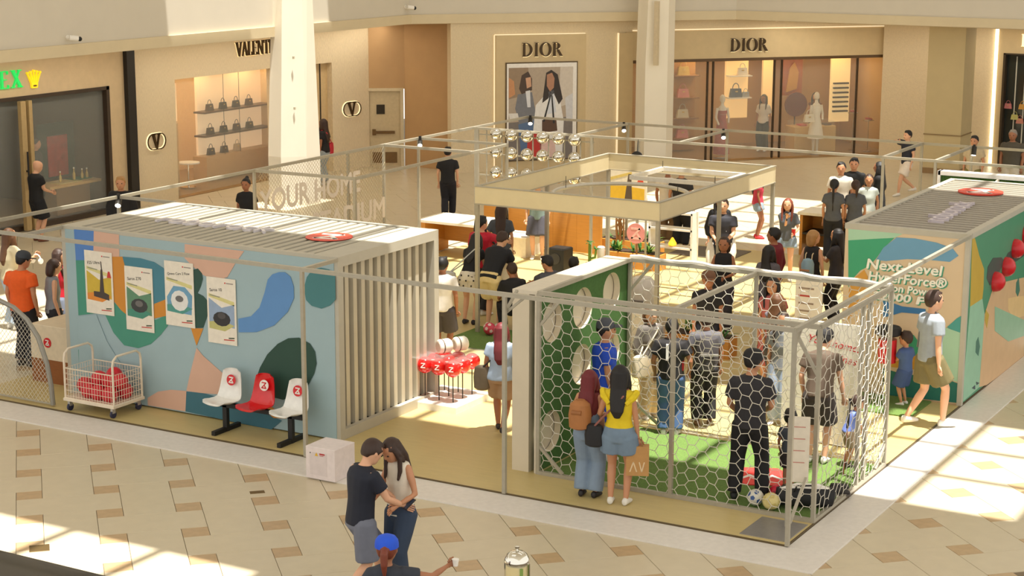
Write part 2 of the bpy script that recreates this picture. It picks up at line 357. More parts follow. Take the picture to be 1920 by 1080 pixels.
# ================================================================ diagonal facade of the fashion shop
DD = Vector((8, 8.8, 0)).normalized(); DM = frame((-18.5, 23.2, 0), DD, (0, 0, 1))
DW = mat((220, 202, 168), .7, 0, .05, 26., bump=.25); DP = mat((206, 184, 142), .6, 0, .04, 5.)
LED = mat((255, 236, 196), .5, 0, 0, emit=.55)
dw = struct(MB(DM).box((-.3, GZ, -.35), (4.9, 4, 0)).box((4.9, 2.88, -.35), (13.25, 4, -.05)).box((13.12, GZ, -.35), (13.4, 2.9, 0)).build('wall_back', DW))
struct(MB().box((-9.9, 32.4, GZ), (-6.45, 32.7, 4)).box((-6.45, 32.4, 3.12), (8, 32.7, 4)).build('wall_right', DW))
sp = MB(DM).box((.92, GZ, .03), (3.50, 3.66, .14)).build('display_panel', DP, dw)
MB(DM).box((.90, GZ, .0), (.93, 3.66, .06)).box((3.49, GZ, .0), (3.52, 3.66, .06)).box((.92, 3.65, 0), (3.5, 3.68, .06)).box((4.46, GZ, 0), (4.49, 3.66, .06)).box((4.9, 3.70, -.05), (13.25, 3.73, 0)).build('light_strip', LED, dw)
MB(DM).box((4.49, GZ, .0), (4.9, 3.66, .08)).box((4.7, 2.88, -.05), (13.22, 3.68, .05)).build('sign_panel', DP, dw)
MB(DM).box((4.9, 2.82, -.3), (13.15, 2.90, .06)).box((13.08, GZ, -.3), (13.16, 2.9, .06)).build('window_frame', mat((96, 72, 44), .4, .3), dw)
MB().box((-6.67, 32.33, GZ), (-6.6, 32.4, 3.75)).build('light_strip', mat((255, 240, 205), .5, 0, 0, emit=4.), dw)
MB().box((-6.58, 32.36, GZ), (-6.42, 32.45, 3.9)).box((-6.42, 32.36, 3.1), (8, 32.45, 3.9)).build('sign_panel', DP, dw)

# unseen lamps added under the soffit to brighten the shop walls
def soffit_fill(p0, p1, power):
    a = Vector(p0); c = Vector(p1); d = (c-a); L = d.length; mid = (a+c)/2; rz = math.atan2(d.y, d.x)
    o = struct(MB().box((-L/2,-.06,-.01),(L/2,.06,.02)).build('fill_lamp', mat((255, 238, 205), .5, 0, 0, emit=1.5))); o.location = mid; o.rotation_euler = (0, 0, rz)
    li = bpy.data.lights.new('fill_light', 'AREA'); li.shape = 'RECTANGLE'; li.size = L; li.size_y = .12; li.energy = power; li.color = (1, .91, .76)
    lo = bpy.data.objects.new('fill_light', li); COL.objects.link(lo); lo.location = (mid.x, mid.y, mid.z-.03); lo.rotation_euler = (0, 0, rz)
soffit_fill((-20.9, 6, 3.96), (-20.9, 13.4, 3.96), 55); soffit_fill((-20.9, 14.4, 3.96), (-20.9, 23, 3.96), 72)
soffit_fill((-12.0, 29.3, 3.96), (-8.8, 31.0, 3.96), 34); soffit_fill((-8.4, 31.3, 3.96), (-4.0, 31.3, 3.96), 30)
MURAL_A = [((84,130,196),[(-11.24,2.46),(-10.86,2.47),(-10.89,2.05),(-11.23,2.01)]),((212,172,150),[(-10.86,2.47),(-10.39,2.46),(-10.4,2.13),(-10.89,2.11)]),((212,172,150),[(-9.2,2.44),(-8.17,2.44),(-8.33,2.25),(-8.47,2.05),(-8.7,1.97),(-8.92,2.05),(-9.07,2.14),(-9.21,2.24)]),((72,146,124),[(-11.23,2.01),(-10.83,2.05),(-10.53,1.46),(-10.27,1.31),(-9.78,1.3),(-9.54,1.41),(-9.56,1.24),(-9.69,1.1),(-9.88,0.94),(-10.12,0.85),(-10.38,0.86),(-10.57,1.02),(-10.71,1.26),(-10.88,1.27),(-11.23,1.2)]),((206,138,50),[(-10.54,2.13),(-10.34,2.15),(-10.29,1.98),(-10.24,1.67),(-10.26,1.29),(-10.41,1.37),(-10.53,1.48)]),((206,138,50),[(-9.79,1.53),(-9.55,1.63),(-9.55,1.39),(-9.8,1.32)]),((70,128,146),[(-10.34,2.15),(-10.01,2.16),(-9.76,2.13),(-9.55,2.04),(-9.55,1.63),(-9.79,1.53),(-10.24,1.67),(-10.29,1.98)]),((42,78,68),[(-9.07,2.09),(-8.98,2.12),(-8.91,2.06),(-8.9,1.98),(-8.94,1.87),(-9.0,1.77),(-8.9,1.74),(-8.83,1.68),(-8.84,1.47),(-8.92,1.29),(-9.05,1.27),(-9.1,1.46)]),((206,138,50),[(-9.14,1.26),(-8.92,1.28),(-9.05,1.02)]),((212,172,150),[(-9.05,0.99),(-8.94,0.89),(-8.71,0.75),(-8.47,0.61),(-8.42,0.39),(-8.96,0.35),(-9.26,0.34),(-9.2,0.55)]),((212,172,150),[(-9.98,0.14),(-9.78,0.26),(-9.54,0.32),(-9.26,0.34),(-9.29,0.04),(-9.98,0.03)]),((58,108,124),[(-9.26,0.33),(-8.96,0.35),(-8.58,0.32),(-8.12,0.26),(-7.6,0.15),(-7.78,-0.0),(-8.41,0.01),(-9.29,0.04)]),((206,138,50),[(-8.04,0.44),(-7.8,0.34),(-7.52,0.19),(-7.74,0.17),(-7.92,0.26)]),((94,142,196),[(-7.59,2.21),(-7.7,2.17),(-7.78,2.09),(-7.84,1.9),(-7.93,1.69),(-8.08,1.55),(-8.3,1.49),(-8.3,1.3),(-7.99,1.34),(-7.69,1.47),(-7.46,1.68),(-7.35,1.88),(-7.35,2.04),(-7.4,2.17),(-7.49,2.22)]),((70,126,130),[(-7.13,2.19),(-7.04,2.3),(-6.9,2.34),(-6.77,2.33),(-6.67,2.27),(-6.67,1.94),(-6.76,1.85),(-6.9,1.79),(-7.06,1.81),(-7.15,1.88),(-7.18,2.04)]),((38,72,60),[(-8.01,0.71),(-7.95,0.85),(-7.82,1.05),(-7.64,1.22),(-7.46,1.32),(-7.28,1.35),(-7.1,1.29),(-7.02,1.19),(-7.0,1.03),(-7.04,0.89),(-7.14,0.72),(-7.3,0.55),(-7.57,0.45),(-7.84,0.47),(-7.98,0.56)]),((72,146,124),[(-11.26,0.69),(-11.14,0.67),(-11.0,0.62),(-11.01,0.45),(-11.26,0.41)]),((158,182,188),[(-11.23,1.18),(-10.88,1.25),(-10.7,0.88),(-10.41,0.52),(-10.23,0.25),(-10.33,0.16),(-11.27,0.16)])]
MURAL_B=[((168,206,176),[(-1.79,2.49),(-0.87,2.48),(-1.09,2.35),(-1.38,2.31),(-1.78,2.25)]),((62,160,118),[(-1.78,2.25),(-1.38,2.31),(-1.09,2.35),(-1.25,2.18),(-1.35,2.02),(-1.45,1.9),(-1.58,1.82),(-1.67,1.71),(-1.75,1.55)]),((108,158,190),[(-1.35,2.0),(-1.25,2.19),(-1.06,2.36),(-0.79,2.37),(-0.48,2.34),(-0.24,2.28),(-0.15,2.18),(-0.27,2.08),(-0.5,2.08),(-0.89,2.06),(-1.2,2.0)]),((208,152,66),[(-1.74,1.5),(-1.69,1.68),(-1.52,1.84),(-1.46,1.74),(-1.49,1.54),(-1.59,1.36),(-1.68,1.15),(-1.73,1.07)]),((76,158,150),[(-0.26,1.13),(-0.13,1.27),(-0.01,1.36),(-0.01,1.07),(-0.14,1.08)]),((168,206,176),[(-0.57,1.11),(-0.26,1.12),(-0.01,1.06),(0.01,0.33),(-0.26,0.39),(-0.54,0.5)]),((30,110,98),[(-1.17,0.41),(-0.89,0.36),(-0.53,0.37),(-0.26,0.38),(0.01,0.31),(0.01,0.04),(-0.47,0.03),(-1.15,0.01)]),((62,160,118),[(-0.88,0.93),(-0.74,0.96),(-0.67,0.88),(-0.65,0.64),(-0.87,0.66)]),((206,150,50),[(-1.11,0.6),(-0.66,0.66),(-0.68,0.45),(-1.1,0.44)]),((60,120,170),[(-1.22,1.43),(-0.93,1.36),(-0.58,1.36),(-0.58,1.28),(-0.93,1.27),(-1.2,1.16)])]
MURAL_S=[((196,164,58),[(6.85,2.43),(6.99,2.41),(7.26,2.12),(7.57,1.86),(7.6,1.57),(7.57,1.42),(6.94,1.42)]),((150,196,168),[(6.94,1.42),(7.57,1.42),(7.74,1.15),(7.72,0.67),(7.69,0.27),(7.68,0.06),(6.85,0.04),(6.83,0.46)]),((214,178,136),[(7.74,1.15),(8.13,1.48),(8.82,1.45),(9.95,1.32),(10.27,-0.06),(8.09,-0.0),(7.68,0.06),(7.72,0.67)]),((60,76,70),[(7.74,1.69),(7.76,1.86),(8.03,1.95),(8.51,1.88),(8.72,1.77),(8.49,1.7),(8.22,1.58),(7.94,1.55)]),((60,76,70),[(8.71,1.81),(8.87,1.89),(9.3,1.89),(9.82,1.84),(9.86,1.68),(9.38,1.67),(8.84,1.75)]),((230,196,140),[(9.04,1.15),(9.52,1.09),(10.02,1.01),(10.1,0.67),(9.44,0.75),(9.08,0.97)]),((70,120,104),[(9.47,1.32),(9.61,1.38),(9.73,1.15),(9.62,1.07),(9.47,1.17)]),((70,120,104),[(7.36,0.82),(7.46,0.87),(7.58,0.7),(7.52,0.57),(7.36,0.66)]),((150,190,160),[(8.28,1.17),(10.12,0.6),(10.18,0.33),(9.2,0.44),(8.36,0.78)]),((196,164,58),[(7.78,1.22),(7.98,1.1),(7.9,0.91),(7.76,1.06)]),((50,70,80),[(7.27,0.14),(7.43,0.15),(7.45,0.08)]),((50,70,80),[(7.48,0.19),(7.66,0.13),(7.52,0.13)])]
POSTERS=[[(-11.05,2.19),(-10.53,2.18),(-10.53,1.28),(-11.05,1.26)],[(-10.3,2.03),(-9.79,2.03),(-9.8,1.11),(-10.31,1.11)],[(-9.57,2.18),(-9.06,2.18),(-9.05,1.27),(-9.57,1.26)],[(-8.83,2.03),(-8.32,2.03),(-8.33,1.11),(-8.82,1.1)]]
# ================================================================ outer pipe frame of the booth
ZT = 2.5
def pipes(root, rails, posts, w=.05, m=PIPE, nm=('rail', 'post')):
    for i, (a, b) in enumerate(rails):
        e = .0007*(i % 7); MB().bar((a[0], a[1], a[2]-e), (b[0], b[1], b[2]-e), w-.0006*(i % 5)).build(nm[0], m, root)
    for i, (x, y, z) in enumerate(posts): MB().bar((x, y, 0), (x, y, z-.006), w-.004).build(nm[1], m, root)
fr = thing('pipe_frame', 'tall grey square-pipe frame running round the edge of the whole booth', 'frame')
R2 = [((-12.67,0),(0,0)),((0,0),(0,6.72)),((-12.67,0),(-12.67,16.5)),((-12.67,16.5),(2.5,16.5)),((-12.67,14.15),(2.5,14.15)),((-12.67,6.75),(-10.6,6.85)),((-10.6,6.85),(-10.65,12.1)),
      ((-10.65,12.1),(-12.67,12.05)),((-10.2,14.15),(-10.2,16.5)),((-7.9,14.15),(-7.9,16.5)),((-3.75,14.15),(-3.75,16.5)),((-2.76,14.15),(-2.76,16.5)),((-6.64,0),(-6.64,.76)),((-11.48,0),(-11.48,.76)),((-12.67,3.28),(-11.5,3.28)),((-12.67,10.8),(-10.62,10.8))]
pipes(fr, [((*a, ZT-.025), (*b, ZT-.025)) for a, b in R2],
      [(x, y, ZT) for x, y in ((0,0),(-3.66,0),(-6.64,0),(-12.67,0),(-12.67,3.28),(-12.67,6.75),(-10.6,6.85),(-12.67,12.05),(-12.6,14.15),(-10.65,12.1),(-3.75,14.15),(-2.76,14.15),(-3.75,16.5),(-2.76,16.5),(-10.2,16.5),(-7.9,16.5),(-8.8,14.15),(-12.67,9.6),(-12.67,10.8))])
for a, b in [((-.0,.0,2.28),(-.03,.3,2.46)),((-3.66,0,2.25),(-3.66,.3,2.47)),((-3.66,.05,2.25),(-3.4,.05,2.47)),((0,.05,.25),(-.03,.6,.62))]: MB().bar(a, b, .03).build('brace', PIPE, fr)
# ================================================================ spot lights clipped to the frame
def spot(loc, label, d=(.45, -.8, -.7)):
    t = thing('spot_light', label, 'spotlight', loc, 0, 'track spotlights on the pipes')
    D = Vector(d).normalized(); M = frame((0,0,-.1), D.orthogonal(), D.cross(D.orthogonal()))
    MB().box((-.02,-.02,-.1),(.02,.02,.03)).build('bracket', BLACK, t)
    MB(M).lathe([(.03,-.10),(.045,-.08),(.05,.06),(.052,.08)], n=12).build('lamp_housing', mat((60,58,54), .4, .6), t, True)
    MB(M).lathe([(.044,.078),(.044,.086)], n=12).build('lens', mat((255,250,235), .3, 0, 0, emit=6.), t)
spot((-12.64,3.25,2.5), 'spotlight on the pipe above the left end of the striped container roof'); spot((-12.6,12.0,2.5), 'spotlight at the pipe corner left of the silver balls'); spot((-12.55,16.4,2.5), 'spotlight at the far corner of the frame before the fashion poster')
spot((-2.7,16.45,2.5), 'spotlight on the back pipe beyond the container with red roof badge', (0,-.3,-1)); spot((-7.9,16.3,2.5), 'spotlight on the back pipe just right of the white pillar'); spot((-10.2,16.3,2.5), 'spotlight on the back pipe left of the white pillar')
# ================================================================ container with wave mural (left)
AX0, AX1, AY0, AY1 = -11.5, -6.64, .78, 3.25
GREY = mat((186, 180, 164), .55, 0, .04, 6.); RIBM = mat((178, 172, 156), .5, .1, .04, 8.)
ca = thing('shipping_container', 'grey container booth with a blue wave mural, four posters and slatted end', 'container', (-9.07, 2, 0))
def T(o): o.matrix_parent_inverse = o.parent.matrix_basis.inverted() if False else Matrix.Translation(-o.parent.location); return o
T(MB().box((AX0+.03, AY0+.02, .04), (AX1-.16, AY1-.03, 2.40)).build('body', mat((84, 76, 62), .6), ca))
mb = MB()
for x in (AX0, AX1-.14): 
    for y in (AY0, AY1-.12): mb.box((x, y, 0), (x+.14, y+.12, 2.36))
mb.box((AX1-.08, AY0+.12, .001), (AX1-.002, AY1-.12, .14)).box((AX1-.14, AY0+.001, 2.36), (AX1-.001, AY1-.001, ZT-.001)).box((AX0+.3, AY0-.001, 2.44), (AX1-.42, AY0+.08, ZT)).box((AX0+.3, AY1-.08, 2.36), (AX1-.42, AY1, ZT)).box((AX0+.001, AY0, 2.36), (AX0+.3, AY1, ZT-.004)).box((AX1-.42, AY0, 2.44), (AX1-.14, AY1, ZT-.003))
T(mb.build('corner_frame', GREY, ca))
pan = T(MB().box((AX0+.08, AY0-.01, .02), (AX1-.06, AY0+.02, 2.45)).build('mural_panel', mat((158, 182, 188), .6, 0, .02, 4.), ca))
for i, (c, pl) in enumerate(MURAL_A):
    T(MB(frame((0, AY0-.012-.0004*i, 0), (1,0,0), (0,0,1))).poly(pl, 0, .003).build('mural_shape', mat(c, .6, 0, .03, 4.), ca))
n = 24
me = MB().poly([(-.06,0),(-.05,.055),(.05,.055),(.06,0)], 0, AY1-AY0-.24).mesh('roof_rib', RIBM)
me.transform(Matrix(((1,0,0,0),(0,0,1,0),(0,1,0,0),(0,0,0,1))))
T(MB().box((AX0+.1, AY0+.05, 2.40), (AX1-.1, AY1-.05, 2.435)).build('roof_deck', mat((104, 98, 86), .6), ca))
for i in range(n):
    o = T(link('roof_rib', me, ca)); o.location = (AX0+.42+(AX1-AX0-.95)*i/(n-1), AY0+.12, 2.435)
me = MB().poly([(-.05,0),(-.042,.085),(.042,.085),(.05,0)], 0, 2.24).mesh('side_slat', mat((200, 192, 172), .45, .15, .04, 6.))
me.transform(Matrix(((0,1,0,0),(1,0,0,0),(0,0,1,0),(0,0,0,1))))
for i in range(11):
    o = T(link('side_slat', me, ca)); o.location = (AX1-.16, AY0+.30+(AY1-AY0-.56)*i/10, .13)
lg = logo(ca, frame((-7.62, 1.96, 2.5), (.9,.2,0), (-.2,.9,0)), .33, mat((226, 62, 40), .4), WHITE); T(lg); 
tx = T(link('roof_lettering', text_mesh('roof_lettering', 'roborock', .52, mat((222, 216, 220), .3), .02, frame((-10.6, 1.72, 2.5), (1,.03,0), (-.03,1,0)), space=1.0, bold=0), ca))
# posters on the mural
PRN = [((206,176,60),(70,60,56),(224,140,52)), ((96,140,110),(60,62,62),(70,140,120)), ((110,160,190),(226,226,222),(80,150,140)), ((150,170,196),(50,48,50),(190,186,120))]
PL_ = ['tall poster of an upright dark vacuum on the left of the mural', 'poster of a black robot vacuum on green, second from the left', 'poster of a round white robot vacuum, third from the left', 'poster of a dark disc robot vacuum nearest the blue comma shape']
PTX = ['F25 Ultra', 'Saros Z70', 'Qrevo Curv 2 Flow', 'Saros 10']
for i, q in enumerate(POSTERS):
    x0 = (q[0][0]+q[3][0])/2; x1 = (q[1][0]+q[2][0])/2; z1 = (q[0][1]+q[1][1])/2; z0 = (q[2][1]+q[3][1])/2; w = x1-x0; h = z1-z0
    t = thing('poster', PL_[i], 'poster', (x0, AY0-.022, z0), 0, 'product posters on the mural')
    F = frame((0,0,0), (1,0,0), (0,0,1)); F.translation = (0,0,0)
    MB(F).box((0,0,0), (w,h,.008)).build('sheet', mat((234, 226, 210), .5), t)
    a, b, c = PRN[i]
    def sh(pts, col, k): MB(F).poly([(u*w, v*h) for u, v in pts], .008, .008+.0015*k).build('print', mat(col, .5), t)
    sh([(.06,.30),(.94,.26),(.94,.62),(.5,.55),(.06,.68)] if i != 2 else [(.08,.22),(.9,.2),(.94,.5),(.7,.62),(.3,.62),(.06,.44)], a, 1)
    sh([(.06,.70),(.94,.60),(.94,.66),(.06,.75)], (214, 206, 140), 1); sh([(.06,.22),(.6,.2),(.94,.3),(.5,.36),(.06,.32)], c, 2)
    if i == 0: sh([(.3,.28),(.85,.24),(.85,.33),(.68,.36),(.64,.72),(.58,.72),(.52,.36),(.3,.36)], b, 3); sh([(.6,.72),(.63,.72),(.61,.84),(.58,.85)], b, 3); sh([(.8,.6),(.95,.6),(.9,.7),(.84,.7)], (200,60,50), 3)
    else:
        sh([(.5+.3*math.cos(k*.5236), (.40 if i != 3 else .38)+(.11 if i != 2 else .16)*math.sin(k*.5236)) for k in range(12)], b, 3)
        sh([(.5+.14*math.cos(k*.5236), .43+.05*math.sin(k*.5236)) for k in range(12)], (110,108,106) if i != 3 else (80,76,76), 4)
    sh([(.62,.92),(.66,.92),(.66,.94),(.62,.94)], (200,40,40), 1); sh([(.68,.92),(.92,.92),(.92,.935),(.68,.935)], (150,140,130), 1)
    sh([(.55,.06),(.92,.07),(.92,.085),(.55,.075)], (190,60,50), 1); sh([(.72,.09),(.92,.1),(.92,.12),(.72,.11)], (80,90,70), 1); sh([(.1,.72),(.45,.7),(.45,.715),(.1,.735)], (150,150,130), 3)
    link('title_text', text_mesh('title_text', PTX[i], .062 if i != 2 else .05, mat((52, 52, 50), .5), .001, F @ Matrix.Translation((.1*w, .78*h, .0095)) @ Matrix.Rotation(.09, 4, 'Z')), t)
# ================================================================ container with the headline (right)
cb = thing('shipping_container', 'green-sided container with a printed headline and red half balls on its flank', 'container', (-.92, 9, 0))
BX0, BX1, BY0, BY1 = -1.84, 0., 6.74, 12.0
def T2(o): o.matrix_parent_inverse = Matrix.Translation(-cb.location); return o
T2(MB().box((BX0+.02, BY0+.01, .0), (BX1-.02, BY1, 2.42)).build('body', mat((214, 186, 152), .6), cb))
T2(MB().box((BX0+.01, BY0-.005, .02), (BX1-.05, BY0+.02, 2.44)).build('front_panel', mat((216, 192, 158), .55, 0, .02, 4.), cb))
T2(MB().box((BX1-.02, BY0+.06, .02), (BX1-.002, BY1, 2.44)).build('flank_panel', mat((74, 142, 108), .5, 0, .03, 3.), cb))
mb = MB().box((BX1-.06, BY0-.02, 0), (BX1+.01, BY0+.06, ZT+.002)).box((BX0, BY0-.01, 2.42), (BX1-.06, BY0+.09, ZT)).box((BX1-.1, BY0+.09, 2.42), (BX1+.008, BY1, ZT-.001)).box((BX0+.002, BY0+.09, 2.42), (BX0+.1, BY1-.1, ZT-.002)).box((BX0, BY1-.1, 2.40), (BX1-.1, BY1, ZT-.003))
T2(mb.build('corner_frame', GREY, cb)); T2(MB().box((BX0+.08, BY0+.05, 2.40), (BX1-.08, BY1-.05, 2.43)).build('roof_deck', mat((88, 82, 72), .6), cb))
me = MB().poly([(-.06,0),(-.045,.05),(.045,.05),(.06,0)], 0, BX1-BX0-.2).mesh('roof_rib', mat((160, 152, 138), .5, .1)); me.transform(Matrix(((0,0,1,0),(1,0,0,0),(0,1,0,0),(0,0,0,1))))
for i in range(26): o = T2(link('roof_rib', me, cb)); o.location = (BX0+.1, BY0+.2+(BY1-BY0-.4)*i/25, 2.43)
for i, (c, pl) in enumerate(MURAL_B): T2(MB(frame((0, BY0-.006-.0005*i, 0), (1,0,0), (0,0,1))).poly(pl, 0, .002).build('mural_shape', mat(c, .55, 0, .03, 4.), cb))
for i, (c, pl) in enumerate(MURAL_S): T2(MB(frame((-.002+.0005*i, 0, 0), (0,1,0), (0,0,1))).poly(pl, 0, .002).build('mural_shape', mat(c, .5, 0, .05, 5.), cb))
TW = mat((246, 240, 226), .4); TG = mat((70, 160, 130), .5)
for k, (s, x, z, hh, ll) in enumerate([('Next-Level', -1.50, 1.87, .205, 1.13), ('HyperForce®', -1.46, 1.70, .19, 1.16), ('Suction', -1.42, 1.57, .15, .50), ('Power', -.87, 1.565, .15, .43), ('22000', -1.38, 1.43, .16, .58), ('Pa', -.74, 1.42, .16, .28)]):
    M = frame((x, BY0-.02, z), (1, 0, -.0), (0, 0, 1))
    me = text_mesh('headline_text', s, hh, TW, .004, None, shear=.12, bold=.005); xs = [v.co.x for v in me.vertices]; f = ll/(max(xs)-min(xs))
    me.transform(M @ Matrix.Diagonal((f,1,1,1))); T2(link('headline_text', me, cb))
    sh = me.copy(); sh.transform(Matrix.Translation((.015, .01, -.015))); sh.materials.clear(); sh.materials.append(TG); T2(link('headline_shadow', sh, cb))
for (y, z) in ((9.22,1.9),(9.82,2.03),(8.73,1.70),(8.17,1.57)):
    o = T2(MB(frame((0, y, z), (0,1,0), (0,0,1))).lathe([(.15,.0),(.148,.05),(.13,.1),(.09,.14),(.04,.16),(.005,.165)], n=18).build('half_ball', RED, cb, True))
T2(logo(cb, frame((-.97, 10.72, 2.49), (.95,.12,0), (-.12,.95,0)), .36, mat((220, 60, 40), .4), WHITE, .02))
T2(link('roof_lettering', text_mesh('roof_lettering', 'roborock', .52, mat((206, 196, 204), .3), .03, frame((-.62, 7.5, 2.49), (-.05,1,0), (-1,-.05,0)), bold=0), cb))
# hedge wall with white frame behind it
h = thing('hedge_panel', 'white framed artificial hedge panel behind the far end of the right container', 'hedge', (-2.1, 12.3, 0))
MB().box((0,0,.05), (4.2,.12,2.5)).build('hedge', mat((74, 112, 52), .9, 0, .3, 40., bump=1.), h)
MB().box((-.04,-.05,2.5), (4.2,.15,2.57)).box((-.05,-.05,0), (.0,.15,2.57)).build('panel_frame', WHITE, h)
for a in (1.0, 2.0): MB().bar((a,-.02,2.5), (a+.2*(1 if a > 1.5 else -1),-.4,2.1), .035).build('stay', CREAM, h)
# ================================================================ net cage with the target wall
cg = thing('net_cage', 'football net cage of grey pipes and white hexagon netting at the front corner', 'cage')
CX0, CX1, CY0, CY1, CZ = -3.68, -.03, .88, 3.42, 2.33
pipes(cg, [((CX0,CY0,CZ),(CX1,CY0,CZ)),((CX1,CY0,CZ),(CX1,CY1,CZ)),((CX0,CY1,CZ),(CX1,CY1,CZ)),((CX0,CY0,CZ),(CX0,CY1,CZ)),((-1.85,CY0,CZ),(-1.85,CY1,CZ)),((CX0,CY0,.025),(CX1,CY0,.025)),((CX1,CY0,.025),(CX1,CY1,.025))],
      [(CX0,CY0,CZ),(CX1,CY0,CZ),(CX1,CY1,CZ),(CX0,CY1,CZ),(-1.85,CY0,CZ),(-1.85,CY1,CZ),(CX1,2.35,CZ),(CX1,2.6,CZ)], .052)
for a, b in [((CX0,CY0,1.9),(CX0+.35,CY0,CZ)),((CX0,CY0,.38),(CX0+.35,CY0,.05)),((CX0,CY1,1.9),(CX0+.35,CY1,CZ)),((CX1,CY0,1.75),(CX1-.35,CY0,CZ)),((CX1,CY1,.3),(CX1,CY1-.35,.05)),((CX0,CY1,.42),(CX0+.5,CY1,.05))]: MB().bar(a, b, .035).build('brace', PIPE, cg)
NETM = mat((216, 210, 196), .8, 0, .03)
def hexnet(F, w, h, s=.088, r=.0046, sag=.02, seed=1):
    rnd = random.Random(seed); mb = MB(F); P = {}
    def pt(x, y):
        k = (round(x, 3), round(y, 3))
        if k not in P: e = 0 if (x <= 0 or x >= w or y <= 0 or y >= h) else 1; P[k] = (min(max(x,0),w)+e*rnd.uniform(-.011,.011), min(max(y,0),h)+e*rnd.uniform(-.010,.010), e*(rnd.uniform(-.012,.012)+sag*math.sin(math.pi*x/w)*math.sin(math.pi*y/h)))
        return P[k]
    dy = s*math.sqrt(3); E = set()
    for i in range(-1, int(w/(1.5*s))+2):
        for j in range(-1, int(h/dy)+2):
            cx = i*1.5*s; cy = j*dy+(dy/2 if i % 2 else 0)
            V = [(cx+s*math.cos(a*math.pi/3), cy+s*math.sin(a*math.pi/3)) for a in range(6)]
            for a in range(6):
                p, q = V[a], V[(a+1) % 6]
                key = tuple(sorted(((round(p[0],3),round(p[1],3)),(round(q[0],3),round(q[1],3)))))
                mx_, my_ = (p[0]+q[0])/2, (p[1]+q[1])/2
                if key in E or not (-.02 < mx_ < w+.02 and -.02 < my_ < h+.02): continue
                E.add(key); a_, b_ = pt(*p), pt(*q)
                if (Vector(a_)-Vector(b_)).length > .01: mb.tube([a_, b_], r, 4)
    mb.tube([(0,0,0),(w,0,0),(w,h,0),(0,h,0)], r*1.5, 5, True)
    return mb
hexnet(frame((CX0,CY0,.03),(1,0,0),(0,0,1)), CX1-CX0, CZ-.03).build('front_net', NETM, cg)
hexnet(frame((CX1,CY0,.03),(0,1,0),(0,0,1)), CY1-CY0, CZ-.03, seed=2, sag=.09).build('side_net', NETM, cg)
hexnet(frame((CX0,CY1,.03),(1,0,0),(0,0,1)), CX1-CX0, CZ-.03, seed=3, sag=.05).build('back_net', NETM, cg)
pp = [(CX0+(CX1-CX0)*i/24, CY1+.02*math.sin(i*2.1), CZ+.035+.012*math.sin(i*1.3)) for i in range(25)]
MB().tube(pp, .03, 6).build('gathered_net', NETM, cg, True)
tw = thing('target_wall', 'cream target wall with a green face and round goal holes', 'wall panel', (-3.88, 2.16, 0))
def T3(o): o.matrix_parent_inverse = Matrix.Translation(-tw.location); return o
WX0, WX1 = -4.06, -3.72
T3(MB().bbox((WX0, CY0, 0), (WX1-.1, CY1+.03, CZ), .01).build('wall_box', mat((212, 200, 176), .55, 0, .03, 5.), tw))
from mathutils.geometry import tessellate_polygon
F = frame((WX1, 0, 0), (0,1,0), (0,0,1)); HO = [(1.30,1.875,.262),(2.12,1.90,.27),(2.945,1.975,.25),(1.27,.46,.27),(2.1,1.15,.27),(2.95,1.15,.26),(2.12,.46,.27),(2.95,.46,.27)]
outer = [Vector((CY0,.0,0)),Vector((CY1+.03,.0,0)),Vector((CY1+.03,CZ,0)),Vector((CY0,CZ,0))]
loops = [outer]+[[Vector((cx+r*math.cos(-2*math.pi*k/28), cz+r*math.sin(-2*math.pi*k/28), 0)) for k in range(28)] for cx, cz, r in HO]
tri = tessellate_polygon(loops); vs = [v for l in loops for v in l]; mb = MB(F)
fs = []
for t in tri:
    a, b, c = [vs[i] for i in t]; fs.append(t if (b-a).cross(c-a).z > 0 else t[::-1])
mb.add(vs, fs); T3(mb.build('green_face', mat((66, 104, 48), .8, 0, .12, 30.), tw))
mb = MB(F)
for l in loops[1:]:
    n_ = len(l); mb.add([(v.x,v.y,0) for v in l]+[(v.x,v.y,-.09) for v in l], [(i,(i+1)%n_,n_+(i+1)%n_,n_+i) for i in range(n_)])
T3(mb.build('hole_rim', mat((226, 214, 190), .6), tw, True))
mb = MB().box((WX0,CY0-.001,CZ-.03),(WX1+.015,CY1+.03,CZ+.012)).box((WX1-.02,CY0,0),(WX1+.012,CY0+.03,CZ)); T3(mb.build('edge_trim', mat((216, 206, 186), .5), tw))
TURF = mat((100, 128, 60), .95, 0, .22, 60., bump=.8)
tag(MB().bbox((-3.66, .93, .001), (-.06, 3.36, .022), .004).build('turf_mat', TURF), 'bright green artificial turf inside the net cage', 'turf mat')
tag(MB().bbox((-1.8, 5.75, .001), (-.42, 6.7, .022), .004).build('turf_mat', TURF), 'green turf strip on the deck in front of the printed headline', 'turf mat')
tag(MB().bbox((-8.5, 6.1, .001), (-6.6, 7.5, .022), .004).build('turf_mat', TURF), 'dark green turf under the group bending beside the target wall', 'turf mat')
